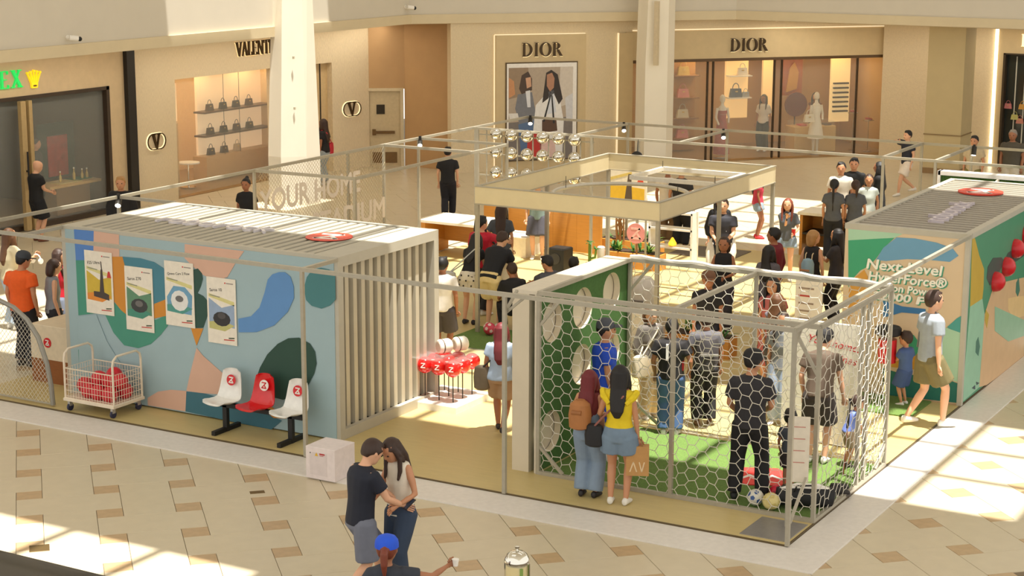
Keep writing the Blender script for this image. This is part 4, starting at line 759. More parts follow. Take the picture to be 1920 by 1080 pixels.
for x, off, lab in ((1.66,.14,'backlit dark shop letters above the big fashion poster'), (7.83,.05,'backlit dark shop letters above the glass shop front at the back')):
    M = DM @ Matrix.Translation((x, 3.08, off)); s = thing('shop_sign', lab, 'sign', M.translation); M.translation = (0,0,0)
    mb = MB(M); w_ = word(mb, 'DIOR', .37, .06, gap=.03); mb.build('lettering', DKB, s); mb = MB(M @ Matrix.Translation((.016,-.014,0))); word(mb, 'DIOR', .37, .012, gap=.03); mb.build('light_glow', GLOW, s)
s = thing('shop_sign', 'single pale letter at the right edge above the dark window', 'sign', (-5.95, 32.36, 3.3)); mb = MB(frame((0,0,0),(1,0,0),(0,0,1))); glyph(mb, 'D', 0, 0, .34, .04); mb.build('letter', GLOW, s)
# ================================================================ fashion poster in the display panel
M = DM @ Matrix.Translation((1.22,.28,.14)); po = thing('fashion_poster', 'tall framed photo poster of a woman in a white cape', 'poster', M.translation); M.translation = (0,0,0); PWd, PH = 2.0, 2.62
MB(M).box((-.03,-.03,0),(PWd+.03,PH+.03,.03)).build('frame', mat((86,68,42),.4,.3), po); MB(M).box((.0,0,.03),(PWd,PH,.04)).build('sheet', mat((236,232,226),.4), po)
def pr(pts, c, k): MB(M).poly([(.05+u*(PWd-.16), (1-v)*(PH-.06)) for u, v in pts], .04, .041+.0008*k).build('print', mat(c,.5), po)
pr([(0,0.02),(1,0.02),(1,1),(0,1)], (176,160,142), 0); pr([(0,.02),(.3,.02),(.32,.3),(0,.35)], (150,128,104), 1); pr([(.8,.02),(1,.02),(1,.4),(.78,.45)], (206,196,184), 1); pr([(0,.6),(1,.55),(1,1),(0,1)], (120,112,108), 1)
pr([(.14,.3),(.36,.28),(.42,.5),(.4,.62),(.18,.65),(.1,.45)], (118,120,128), 2); pr([(.2,.1),(.3,.06),(.36,.14),(.36,.26),(.2,.3),(.16,.24)], (70,52,42), 3); pr([(.26,.13),(.34,.12),(.35,.22),(.28,.24)], (206,160,130), 4); pr([(.26,.27),(.33,.26),(.34,.44),(.29,.44)], (220,222,228), 4); pr([(.15,.62),(.4,.58),(.38,.9),(.2,.98)], (84,110,150), 3)
pr([(.42,.42),(.58,.3),(.78,.3),(.86,.6),(.84,.98),(.44,.98),(.38,.7)], (232,230,228), 4); pr([(.52,.4),(.58,.08),(.66,.05),(.76,.1),(.84,.36),(.78,.42),(.7,.3),(.6,.36)], (44,34,30), 5); pr([(.59,.1),(.67,.08),(.71,.14),(.7,.24),(.64,.28),(.59,.22)], (176,128,100), 6); pr([(.62,.28),(.7,.26),(.74,.5),(.6,.52)], (212,216,226), 5); pr([(.64,.32),(.66,.32),(.56,.6),(.53,.6)], (30,30,34), 7); pr([(.66,.32),(.68,.32),(.72,.62),(.69,.62)], (30,30,34), 7); pr([(.52,.58),(.74,.56),(.76,.7),(.52,.72)], (90,62,44), 6)
pr([(.3,.72),(.52,.72),(.5,.98),(.28,.98)], (190,50,44), 5); pr([(.48,.8),(.72,.78),(.74,.98),(.5,.98)], (220,188,180), 5); pr([(.0,.5),(.14,.5),(.16,.56),(.02,.58)], (226,222,216), 5); pr([(.88,.35),(1,.3),(1,.6),(.9,.6)], (206,206,210), 4); pr([(0,.12),(.08,.16),(.1,.3),(0,.34)], (196,140,96), 3)
# ================================================================ windows and shop interiors
GL2 = mat((225, 228, 220), .02, 0, 0, alpha=.12)
for nm, mbx in (('window_1', MB().box((XW-.12,5,.06),(XW-.10,13.34,2.88))), ('window_2', MB().box((XW-.12,15.76,.02),(XW-.10,19.74,2.9)))): struct(mbx.build(nm, GL2))
w3 = MB(DM).box((4.95,.02,-.2),(13.08,2.84,-.18)).build('window_3', GL2); struct(w3)
for x in (5.95,7.26,7.43,9.33,9.56,11.97): MB(DM).box((x-.02,0,-.22),(x+.02,2.84,-.14)).build('mullion', mat((70,54,34),.4,.4), w3)
w4 = MB().box((-6.42,32.6,GZ),(8,32.62,3.1)).build('window_4', mat((46,50,46), .08, 0, 0)); struct(w4)
for x in (-6.1,-5.85,-5.75,-5.5): MB().box((x-.015,32.58,.6 if x in (-6.1,-5.5) else .3),(x+.015,32.6,3.0)).build('white_line', mat((216,212,196),.5), w4)
MB().box((-6.42,32.34,GZ),(-6.36,32.58,3.1)).box((-6.42,32.34,3.06),(8,32.58,3.1)).build('window_frame', mat((66,52,34),.4), w4)
def room(name, M, w, d, h, wallm, light, lx):
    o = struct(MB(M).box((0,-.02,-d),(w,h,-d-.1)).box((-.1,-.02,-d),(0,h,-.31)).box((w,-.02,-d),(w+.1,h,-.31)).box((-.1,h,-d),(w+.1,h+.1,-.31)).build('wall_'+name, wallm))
    struct(MB(M).box((0,-.06,-d),(w,-.015,-.02)).build('floor_'+name, mat((150,124,88),.3)))
    for i in range(lx):
        x = w*(i+.5)/lx; f = MB(M).box((x-.5,h-.03,-d*.7),(x+.5,h-.01,-d*.3)).build('fill_lamp', mat((255,226,170),.5,0,0,emit=light), o)  # unseen glowing panels added to light the shop interior
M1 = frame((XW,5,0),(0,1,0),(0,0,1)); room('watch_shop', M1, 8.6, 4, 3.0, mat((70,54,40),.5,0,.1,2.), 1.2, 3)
M2 = frame((XW,15.6,0),(0,1,0),(0,0,1)); room('bag_shop', M2, 5.6, 3.2, 3.0, mat((226,200,160),.6), 5., 3)
M3 = DM @ Matrix.Translation((4.7,0,0)); room('fashion_shop', M3, 8.6, 3.6, 2.95, mat((196,156,100),.6,0,.06,1.5), 4.5, 4)
def handbag(loc, lab, col, s=1., grp='handbags on display', rz=0.):
    t = thing('handbag', lab, 'handbag', loc, rz, grp); m = mat(col, .35)
    MB().add([(-.15*s,-.05*s,0),(.15*s,-.05*s,0),(.15*s,.05*s,0),(-.15*s,.05*s,0),(-.12*s,-.035*s,.2*s),(.12*s,-.035*s,.2*s),(.12*s,.035*s,.2*s),(-.12*s,.035*s,.2*s)],[(0,3,2,1),(4,5,6,7),(0,1,5,4),(1,2,6,5),(2,3,7,6),(3,0,4,7)]).build('pouch', m, t)
    MB().tube([(.08*s*math.cos(a), 0, .2*s+.12*s*math.sin(a)) for a in [math.pi*k/8 for k in range(9)]], .01*s, 5).build('handle', m, t); MB().box((-.03*s,-.055*s,.12*s),(.03*s,-.045*s,.15*s)).build('clasp', mat((210,180,110),.3,.8), t)
WS = mat((222,190,142),.5)
shf = thing('wall_shelving', 'backlit cream wall with dark shelves of bags in the left window', 'shelving', (-23.7,18.6,0))
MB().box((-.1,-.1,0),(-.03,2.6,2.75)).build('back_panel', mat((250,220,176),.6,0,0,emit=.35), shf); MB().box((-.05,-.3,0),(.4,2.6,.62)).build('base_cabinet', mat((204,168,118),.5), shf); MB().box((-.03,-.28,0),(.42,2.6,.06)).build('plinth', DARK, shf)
for z in (1.12,1.74): MB().box((-.03,-.25,z),(.34,2.6,z+.045)).build('shelf_board', mat((92,66,44),.4), shf)
for x in (.5,1.15): MB().box((.36,x,0),(.37,x+.01,2.8)).build('glass_line', DARK, shf)
NM = ['first', 'second', 'third', 'fourth']
for lev, (z, cols) in enumerate(((.625,((50,36,30),(64,44,34),(200,180,150))),(1.165,((54,38,30),(40,30,28),(70,50,40),(46,34,30))),(1.785,((80,60,48),(34,26,24),(38,28,26),(66,46,38))))):
    for i, c in enumerate(cols): handbag((-23.52,18.75+.55*i,z), '%s handbag from the left on the %s shelf of the backlit wall' % (NM[i], ['lowest','middle','upper'][lev]), c, .9, rz=math.pi/2)
tb = thing('round_side_table', 'small glass side table inside the handbag window', 'table', (-23.0,17.2,0)); MB().cyl((0,0,.62),.3,.03,20).build('table_top', WHITE, tb); MB().cyl((0,0,0),.02,.62,8).build('leg', CHROME, tb); MB().cyl((0,0,0),.2,.02,16).build('base', CHROME, tb)
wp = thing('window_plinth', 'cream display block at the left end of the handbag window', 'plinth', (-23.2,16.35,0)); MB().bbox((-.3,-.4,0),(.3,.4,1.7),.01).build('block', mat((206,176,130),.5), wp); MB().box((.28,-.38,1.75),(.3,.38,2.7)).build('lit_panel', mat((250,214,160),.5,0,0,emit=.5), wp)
handbag((-23.15,16.3,1.70), 'dark red handbag on the cream display block', (120,40,40), .9, rz=math.pi/2)
# watch shop
wd_ = thing('display_desk', 'wooden display desk with tray in the dark watch shop window', 'desk', (-22.95,12.85,0)); MB().bbox((-.35,-.95,.66),(.35,.95,.72),.01).build('desk_top', mat((214,176,110),.4), wd_); MB().bbox((-.2,-.6,0),(.2,.5,.66),.01).build('pedestal', mat((150,118,78),.5), wd_); MB().box((-.2,-.5,.72),(.25,.2,.735)).build('tray', mat((226,210,140),.4), wd_); MB().box((-.25,.1,.72),(.1,.7,.74)).build('green_mat', mat((30,110,70),.6), wd_)
for k, (y, h_) in enumerate(((-.3,.22),(.15,.26),(.42,.2),(.58,.2))):
    b = thing('glass_bottle', ['left','second','third','right'][k]+' small golden bottle on the watch shop desk', 'bottle', (-22.9,12.85+y,.742), 0, 'bottles on the watch desk'); MB().lathe([(.03,0),(.035,.02),(.035,h_*.55),(.014,h_*.72),(.014,h_)], n=10).build('glass_body', mat((220,190,110),.15,.4), b, True); MB().cyl((0,0,h_),.017,.03,8).build('stopper', mat((240,236,220),.3), b)
ps2 = thing('window_poster', 'red patterned poster behind the watch shop glass', 'poster', (-23.4,13.0,0)); MB().box((0,-.32,.8),(.03,.32,1.75)).build('sheet', mat((170,50,44),.5,0,.3,7.), ps2); MB().box((-.04,-.6,.75),(-.02,.75,2.05)).build('green_backing', mat((34,60,48),.5), ps2); MB().box((-.02,-.03,0),(.0,.03,.8)).build('stand', DARK, ps2)
dps = thing('door_post_pair', 'pair of pale door posts with a long handle at the watch shop entrance', 'door', (-21.95,10.55,0)); MB().box((-.05,-.12,0),(.05,.03,2.85)).build('door_post', mat((176,150,104),.4), dps); MB().box((-.05,.12,0),(.05,.22,2.85)).build('door_post', mat((176,150,104),.4), dps); MB().tube([(.1,-.04,.9),(.1,-.04,1.75)], .02, 8).build('pull_handle', BLACK, dps); MB().box((.0,-.06,1.3),(.1,-.02,1.34)).build('handle_stub', BLACK, dps)
# fashion shop interior (local coordinates along the facade)
def DL(s_, z_, o_): return DM @ Vector((s_, z_, o_))
RZD = math.atan2(DD.y, DD.x)
def dthing(n, l, c, s_, o_, z_=0., g=None): return thing(n, l, c, DL(s_, z_, o_), RZD, g)
t = dthing('display_shelf', 'brown shelf tower with pastel bags at the left of the fashion shop', 'shelf', 7.45, -2.4); MB().box((-.45,.1,0),(.45,.2,2.85)).build('back_panel', mat((190,140,80),.5), t)
for z in (.35,.95,1.55,2.2): MB().box((-.45,-.25,z),(.45,.1,z+.03)).build('shelf_board', mat((150,106,60),.4), t)
for z, c, n in ((1.58,(206,130,120),'pink'),(.98,(214,206,180),'cream'),(2.23,(200,170,90),'mustard'),(.38,(222,140,130),'coral')): handbag(DL(7.45,z,-2.35), n+' handbag on the brown shelf tower of the fashion shop', c, 1.25, rz=RZD)
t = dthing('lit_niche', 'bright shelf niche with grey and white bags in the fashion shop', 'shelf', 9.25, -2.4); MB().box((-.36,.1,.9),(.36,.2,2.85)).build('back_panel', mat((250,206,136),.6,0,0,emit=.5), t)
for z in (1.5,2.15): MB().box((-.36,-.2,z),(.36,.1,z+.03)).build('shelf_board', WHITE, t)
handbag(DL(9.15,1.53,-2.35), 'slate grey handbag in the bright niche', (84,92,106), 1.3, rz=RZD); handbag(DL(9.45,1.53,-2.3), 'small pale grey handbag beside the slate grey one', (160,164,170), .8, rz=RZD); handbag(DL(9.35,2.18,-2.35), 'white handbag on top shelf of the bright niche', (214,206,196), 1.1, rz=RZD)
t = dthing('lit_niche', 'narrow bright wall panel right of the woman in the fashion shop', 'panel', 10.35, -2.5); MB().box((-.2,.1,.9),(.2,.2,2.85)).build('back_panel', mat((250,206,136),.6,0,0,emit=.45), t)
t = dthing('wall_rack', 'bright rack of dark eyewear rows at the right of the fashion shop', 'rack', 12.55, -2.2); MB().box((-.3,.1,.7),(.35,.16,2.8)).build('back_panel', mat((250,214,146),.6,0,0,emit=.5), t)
for i in range(7): MB().box((-.22,.02,1.0+.14*i),(.28,.1,1.05+.14*i)).build('eyewear_row', mat((60,40,30),.5), t)
t = dthing('wall_hanging', 'glossy orange garment panel on the fashion shop back wall', 'garment', 11.15, -2.6); MB().box((-.35,.1,1.5),(.35,.18,2.75)).build('panel', mat((176,96,40),.4), t); MB(frame((0,.09,0),(1,0,0),(0,0,1))).poly([(-.2,1.6),(.15,1.7),(.2,2.2),(.05,2.5),(-.1,2.3)],0,.05).build('gold_cloth', mat((220,160,60),.3,.4), t)
t = dthing('round_medallion', 'round dark red medallion on stand in the fashion shop', 'ornament', 10.75, -1.6); MB(frame((0,0,1.35),(1,0,0),(0,0,1))).disc((0,0),.36,.36,0,.05).build('disc', mat((110,46,36),.4), t); MB().bar((0,.03,0),(0,.03,1.0), .03).build('stand', DARK, t)
t = dthing('display_counter', 'lit glass counter with small goods in the fashion shop', 'counter', 11.2, -1.3); MB().bbox((-.75,-.3,0),(.6,.3,.75),.01).build('counter_body', mat((214,176,110),.4), t); MB().box((-.7,-.28,.75),(.55,.28,.9)).build('glass_top', GLASS, t)
for k, x in enumerate((-.5,-.1,.3)): MB().box((x,-.2,.76),(x+.2,.1,.8)).build('goods', mat(((200,60,50),(230,220,190),(90,60,40))[k],.5), t)
for k, (s_, o_) in enumerate(((12.35,-1.0),(12.7,-.7))):
    t = dthing('shoe_stand', ['left','right'][k]+' thin chrome shoe stand at the right of the fashion shop', 'stand', s_, o_, 0., 'chrome shoe stands'); MB().cyl((0,0,0),.012,1.25-.2*k,6).build('rod', CHROME, t); MB().cyl((0,0,0),.12,.015,14).build('base', CHROME, t); MB().box((-.15,-.06,1.1-.2*k),(.15,.06,1.12-.2*k)).build('tray', CHROME, t); MB().tube([(-.1,0,1.17-.2*k),(.02,0,1.16-.2*k),(.12,0,1.14-.2*k)], [.03,.035,.02], 8).build('shoe', mat((190,70,60),.5), t, True)
def mannequin(s_, o_, lab, col, gown):
    t = dthing('mannequin', lab, 'mannequin', s_, o_); m = mat((226,216,196),.4)
    MB().tube([(0,0,.9),(0,0,1.05),(0,0,1.25),(0,0,1.42),(0,0,1.5),(0,0,1.58)], [.13,.10,.13,.12,.05,.045], 14).ball((0,0,1.68),.1,14,(.8,.95,1.25)).tube([(-.15,0,1.42),(-.2,-.02,1.15),(-.16,-.15,.95)], [.045,.035,.028], 8).tube([(.15,0,1.42),(.2,-.02,1.15),(.14,-.14,1.0)], [.045,.035,.028], 8).tube([(-.06,0,.9),(-.06,0,.05)], [.07,.035], 8).tube([(.06,0,.9),(.06,0,.05)], [.07,.035], 8).build('figure', m, t, True)
    if gown: MB().tube([(0,0,.1),(0,0,.5),(0,0,.95),(0,0,1.08),(0,0,1.35)], [.24,.2,.15,.115,.14], 16).build('dress', mat(col,.6,0,.25,12.), t, True)
    else: MB().tube([(0,0,.45),(0,0,.7),(0,0,.98),(0,0,1.1),(0,0,1.3),(0,0,1.45)], [.24,.2,.145,.115,.15,.1], 16).build('dress', mat(col,.6), t, True)
    MB().cyl((0,0,0),.2,.015,20).build('base_plate', CHROME, t)
mannequin(7.98,-.7,'mannequin in a long red patterned gown behind the shop glass',(170,86,76),True); mannequin(10.95,-.65,'white mannequin in a full cream dress behind the shop glass',(230,222,204),False)
handbag(DL(10.65,.95,-.5), 'cream handbag on the arm side of the white mannequin', (224,214,190), 1.1, rz=RZD)
for k, (x, z, c) in enumerate(((-6.25,1.9,(200,120,120)),(-6.05,1.6,(190,186,110)),(-5.85,1.9,(206,150,60)),(-5.9,1.5,(200,130,110)))): handbag((x,32.5,z-.35), ['dusty pink','olive yellow','amber','salmon'][k]+' bag in the dark window at the right edge', c, .7)
# ================================================================ people
CAMV = Vector((6.85, -18.07, 0)); PEND = []
def sect(mb, secs, n=14):                              # lofted closed body from (centre, rx, ry, side, fwd)
    vs = []; fs = []
    for c, rx, ry, s, f in secs:
        for k in range(n):
            a = 2*math.pi*k/n; vs.append(c+s*(rx*math.cos(a))+f*(ry*math.sin(a)))
    m = len(secs)
    for i in range(m-1):
        for k in range(n): fs.append((i*n+k, i*n+(k+1) % n, (i+1)*n+(k+1) % n, (i+1)*n+k))
    fs += [tuple(range(n-1, -1, -1)), tuple((m-1)*n+k for k in range(n))]
    mb.add(vs, fs)
def limb(mb, pts, rad, n=10):
    pts = [Vector(p) for p in pts]; a, b = pts[0], pts[-1]
    d0 = (pts[0]-pts[1]).normalized(); d1 = (pts[-1]-pts[-2]).normalized()
    mb.tube([a+d0*rad[0]*.8, a+d0*rad[0]*.45]+pts+[b+d1*rad[-1]*.45, b+d1*rad[-1]*.8], [rad[0]*.45, rad[0]*.85]+list(rad)+[rad[-1]*.85, rad[-1]*.45], n)
def ik(a, b, l1, l2, hint):
    d = b-a; L = d.length; L2 = min(L, (l1+l2)*.999); d.normalize(); b = a+d*L2
    x = (l1*l1-l2*l2+L2*L2)/(2*L2); h = math.sqrt(max(0, l1*l1-x*x))
    hv = Vector(hint); hv = hv-d*hv.dot(d); hv.normalize()
    return a+d*x+hv*h, b
def pend(name, mb, m, parent, vox, extra=None, smooth=4):
    me = bpy.data.meshes.new(name); me.from_pydata(mb.v, [], mb.f)
    t = bpy.data.objects.new('tmp_'+name, me); COL.objects.link(t)
    r = t.modifiers.new('r', 'REMESH'); r.mode = 'VOXEL'; r.voxel_size = vox; r.use_smooth_shade = True
    s = t.modifiers.new('s', 'SMOOTH'); s.iterations = smooth; s.factor = .5
    o = bpy.data.objects.new(name, None)
    PEND.append((t, name, m, parent, extra))
def flush():
    dg = bpy.context.evaluated_depsgraph_get(); dg.update()
    for t, name, m, parent, extra in PEND:
        me = bpy.data.meshes.new_from_object(t.evaluated_get(dg))
        if extra is not None and extra.v:
            k = len(me.vertices); v = [tuple(q.co) for q in me.vertices]+extra.v; f = [tuple(p.vertices) for p in me.polygons]+[tuple(i+k for i in q) for q in extra.f]
            me2 = bpy.data.meshes.new(name); me2.from_pydata(v, [], f); bpy.data.meshes.remove(me); me = me2
        me.name = name; me.materials.clear(); me.materials.append(m); me.polygons.foreach_set('use_smooth', [True]*len(me.polygons))
        link(name, me, parent)
    for t, *_ in PEND: old = t.data; bpy.data.objects.remove(t); bpy.data.meshes.remove(old)
    PEND.clear()
SK = dict(l=(222,170,136), m=(196,140,104), t=(168,112,80), d=(112,72,50), p=(234,190,160))
HC = dict(k=(24,20,20), b=(56,36,26), n=(96,62,36), r=(108,30,36), a=(120,56,36), y=(176,132,80), g=(150,140,130))
TSO = dict(m=[(-.05,.072,.058),(0,.088,.064),(.06,.084,.06),(.12,.082,.058),(.2,.098,.066),(.255,.104,.06),(.29,.09,.05),(.322,.036,.036)],
           f=[(-.05,.076,.062),(0,.094,.068),(.06,.080,.058),(.1,.070,.052),(.18,.080,.066),(.24,.084,.054),(.285,.072,.044),(.322,.030,.032)])
def person(x, y, h, f, label, sex='m', skin='l', top=((60,60,66), .6, .014), bot=('pants', (40,42,52), 1.95, .012), shoe=(230,228,222), hair=('short','k'), cap=None,
           hl=None, hr=None, fl=(-.055,0), fr=(.055,0), lean=0., side=0., hp=0., hy=0., fat=1., hs=1., hz=None, z0=0., face=True, vox=.016, group=None, bare=False):
    dx, dy = x-CAMV.x, y-CAMV.y; rz = math.atan2(-dx, dy)-math.radians(f)
    root = thing('person', label, 'person', (x, y, z0), rz, group); V = Vector; H = h; fs_ = 1. if sex == 'm' else .88
    fl = tuple(fl)+(0,)*(3-len(fl)); fr = tuple(fr)+(0,)*(3-len(fr)); TH = SH = .245
    if hz is None:
        hz = .525
        for fx, fy, fz in (fl, fr): hz = min(hz, .04+fz+math.sqrt(max(.02, (TH+SH)**2*.995-fy**2-(abs(fx)-.05)**2)))
    P = V((0, 0, hz)); D = V((math.sin(side), math.sin(lean)*math.cos(side), math.cos(lean)*math.cos(side))).normalized()
    if abs(lean) > .5: P = V((0, -.06, hz))
    X = V((1,0,0)); X = (X-D*X.dot(D)).normalized(); Y = D.cross(X)
    at = lambda t: P+D*t
    ts = TSO[sex]; Ys = lambda: Y
    body = MB(); S_ = lambda t, rx, ry, e=0.: (at(t)*H, (rx*fat+e)*H, (ry*fat+e)*H, X, Y)
    sect(body, [S_(*s) for s in ts])
    sw = .103 if sex == 'm' else .088; sw *= (fat+1)/2
    N = at(.322); hd = (D+V((0,0,1.4))).normalized()
    # head frame
    cy, sy = math.cos(hy), math.sin(hy); hX = V((cy, sy, 0)); hF = V((-sy, cy, 0)); hU = (hd*math.cos(hp)-hF*(-math.sin(hp))*1.).normalized() if False else (hd+hF*math.tan(hp)).normalized()
    hF = (hF-hU*hF.dot(hU)).normalized(); hX = hF.cross(hU)
    HH = .135*hs; hb = N+hU*.022+hF*.008
    hpnt = lambda a, b, c: (hb+hX*(a*HH)+hF*(b*HH)+hU*(c*HH))*H
    limb(body, [at(.30)*H, (hb+hU*HH*.25)*H], [.034*H*fs_, .032*H*fs_])
    sect(body, [(hpnt(0,o,z), rx*HH*H, ry*HH*H, hX, hF) for z, rx, ry, o in ((0,.17,.16,.18),(.06,.27,.30,.13),(.2,.34,.40,.07),(.38,.385,.46,.02),(.55,.41,.49,0),(.72,.41,.49,-.02),(.87,.34,.41,-.03),(.96,.2,.25,-.03),(1.0,.06,.08,-.03))])
    body.ball(hpnt(0,.50,.40), .075*HH*H, 8, (1,1.2,1.5))
    for s in (-1,1): body.ball(hpnt(s*.41,-.02,.45), .1*HH*H, 8, (.5,.8,1.3))
    J = {}; fing = MB()
    UA, FA = .165, .145; arms = {}
    for s, tgt, nm in ((-1, hl, 'l'), (1, hr, 'r')):
        sh = at(.278)+X*(s*sw)
        if tgt is None: tgt = sh+V((s*.03, .02, -.30))
        el, wr = ik(sh, V(tgt), UA, FA, (s*.5, -.8, -.35)); arms[s] = (sh, el, wr); J['h'+nm] = wr
        k = fs_*(fat+1)/2
        limb(body, [(sh-X*(s*.01))*H, (sh*.5+el*.5)*H, el*H, (el*.6+wr*.4)*H, wr*H], [.030*k*H, .027*k*H, .022*k*H, .022*k*H, .0145*k*H])
        hdv = (wr-el).normalized(); up = V((0,0,1)) if abs(hdv.z) < .8 else V((0,1,0)); sd = hdv.cross(up).normalized(); un = sd.cross(hdv); 
        if abs(hdv.z) >= .8: sd, un = un, sd
        sect(body, [((wr+hdv*t)*H, a*H, b*H, un, sd) for t, a, b in ((-.005,.013,.012),(.015,.019,.011),(.035,.023,.010),(.05,.021,.009))], 8)
        for q, (off, ln) in enumerate(((-.017,.034),(-.006,.04),(.006,.038),(.017,.03))):
            b0 = wr+hdv*.046+un*off; b1 = b0+hdv*ln*.55+sd*(.004*s); b2 = b1+hdv*ln*.4+sd*(.014*s); fing.tube([b0*H, b1*H, b2*H], [.0056*H,.005*H,.004*H], 5)
        t0 = wr+hdv*.016+un*.018; fing.tube([t0*H, (t0+hdv*.02+un*.014)*H, (t0+hdv*.042+un*.015+sd*.006*s)*H], [.0068*H,.006*H,.0045*H], 5)
    legs = {}
    for s, ft in ((-1, fl), (1, fr)):
        hp_ = P+X*(s*.05)+V((0,0,-.012)); an = V((ft[0], ft[1], .042+ft[2])); kn, an = ik(hp_, an, TH, SH, (s*.12, 1, .1)); legs[s] = (hp_, kn, an)
        k = (fat+1)/2*(1 if sex == 'm' else .98)
        limb(body, [hp_*H, (hp_*.5+kn*.5)*H, kn*H, (kn*.7+an*.3)*H, an*H], [.052*k*H, .045*k*H, .032*k*H, .033*k*H, .019*k*H])
        limb(body, [an*H, (an+V((0,.04,-.022)))*H, (an+V((0,.075,-.030)))*H], [.018*H,.017*H,.012*H])
    SKM = mat(SK[skin], .55, 0, .04, 9.)
    pend('body', body, SKM, root, vox, fing)
    # ---- top
    if top:
        c, sl, lo = top; mb = MB(); hem = -.03 if sl >= 0 else .02
        sect(mb, [S_(t, rx, ry, lo) for t, rx, ry in ([(hem, ts[1][1]*1.0, ts[1][2]*1.02)]+[(q[0], q[1]+(.007 if q[0] > .24 else 0), q[2]+(.006 if q[0] > .24 else 0)) for q in ts if q[0] > hem+.02][:-1])]+[(at(.305)*H, (.076+lo*.5)*H, (.05+lo*.4)*H, X, Y), (at(.322)*H, (.040+lo*.3)*H, (.040+lo*.3)*H, X, Y)])
        for s in (-1, 1):
            sh, el, wr = arms[s]; k = fs_*(fat+1)/2; sl_ = abs(sl)
            if sl_ < .1: continue
            e1 = sh+(el-sh)*min(1, sl_); pts = [(sh-X*(s*.012))*H, e1*H]; ra = [(.033*k+lo)*H, (.028*k+lo*1.1)*H]
            if sl_ > 1.: pts += [(el+(wr-el)*(sl_-1))*H]; ra += [(.018*k+lo)*H]
            if sl_ <= 1.: mb.tube([pts[0]+(pts[0]-pts[1]).normalized()*.02*H]+pts, [ra[0]*.6]+ra, 10)
            else: limb(mb, pts, ra)
        pend('shirt', mb, mat(c, .8, 0, .06, 16.), root, vox)
    # ---- bottom
    if bot:
        kd, c, ln, lo = bot; mb = MB()
        if kd == 'skirt':
            z1 = hz-.25*ln; sect(mb, [S_(.05, ts[2][1], ts[2][2], lo*.6), S_(0, ts[1][1], ts[1][2], lo), (V((0,P.y,z1))*H, (.12*fat+lo)*H, (.10*fat+lo)*H, V((1,0,0)), V((0,1,0)))])
        else:
            Dm = (D+V((0,0,.9))).normalized() if lean > .4 else D; Ym = Dm.cross(X)
            sect(mb, [((P+Dm*t)*H, (rx*fat+lo*.75)*H, (ry*fat+lo*.75)*H, X, Ym) for t, rx, ry in [(-.06,.066,.056)]+ts[:2]+[(.05, ts[2][1], ts[2][2])]])
            for s in (-1, 1):
                hp_, kn, an = legs[s]; k = (fat+1)/2
                if ln <= 1: e = hp_+(kn-hp_)*ln; mb.tube([(hp_+V((0,0,.03)))*H, hp_*H, e*H], [(.045*k+lo*.5)*H, (.054*k+lo)*H, (.046*k+lo*1.6)*H], 12)
                else: e = kn+(an-kn)*(ln-1); mb.tube([(hp_+V((0,0,.03)))*H, hp_*H, (hp_*.5+kn*.5)*H, kn*H, (kn*.5+e*.5)*H, e*H], [(.045*k+lo*.5)*H, (.054*k+lo)*H, (.047*k+lo)*H, (.036*k+lo)*H, (.034*k+lo*1.2)*H, (.024*k+lo*1.6)*H], 12)
        pend({'pants': 'trousers', 'shorts': 'shorts', 'skirt': 'skirt'}[kd], mb, mat(c, .85, 0, .07, 12.), root, vox)
    # ---- shoes
    if shoe:
        for s in (-1, 1):
            an = legs[s][2]; b = an+V((0,0,-.042)); mb = MB(); up = V((0,0,1)); fw = V((s*.12,1,0)).normalized(); sdv = fw.cross(up)
            sect(mb, [((b+fw*t+up*zc)*H, a*H, zz*H, sdv, up) for t, a, zz, zc in ((-.034,.012,.014,.02),(-.026,.021,.026,.028),(0,.023,.030,.030),(.035,.026,.023,.022),(.07,.027,.017,.016),(.095,.021,.012,.012),(.104,.008,.007,.009))], 10)
            mb.build('shoe', mat(shoe, .6), root, 'full')
    # ---- hair, cap, face
    hst, hc = hair; HM = mat(HC[hc], .55, 0, .15, 30., stretch=(4,4,.6)); mb = MB(); U_ = HH*H
    if hst != 'bald':
        hA = (hU*.84-hF*.54).normalized(); hB = hA.cross(-hX) if hA.cross(-hX).dot(hF) > 0 else hA.cross(hX)
        c0 = hpnt(0,-.01,.53); rn = random.Random(int(x*97+y*31))
        sect(mb, [(c0+hA*(t*U_), .44*U_*q, .505*U_*q, hX, hB) for t, q in [(t, math.sqrt(max(.02, 1-(max(0,t)/.57)**2))) for t in (-.075,-.02,.05,.14,.24,.34,.43,.51,.56)]])
        sect(mb, [(hpnt(0,-.20,.5), .40*U_, .27*U_, hX, hF), (hpnt(0,-.25,.3), .34*U_, .2*U_, hX, hF), (hpnt(0,-.25,.16), .22*U_, .12*U_, hX, hF)], 10)
        for s in (-1, 1): limb(mb, [hpnt(s*.40,.10,.62), hpnt(s*.405,.09,.46)], [.06*U_,.04*U_], 6)
        if hst == 'short' and not cap:
            for q in range(9): a_ = rn.uniform(-.24,.24); limb(mb, [hpnt(a_,rn.uniform(-.15,.15),.93), hpnt(a_*1.02,rn.uniform(.15,.40),rn.uniform(.9,1.0))], [.13*U_,.07*U_], 6)
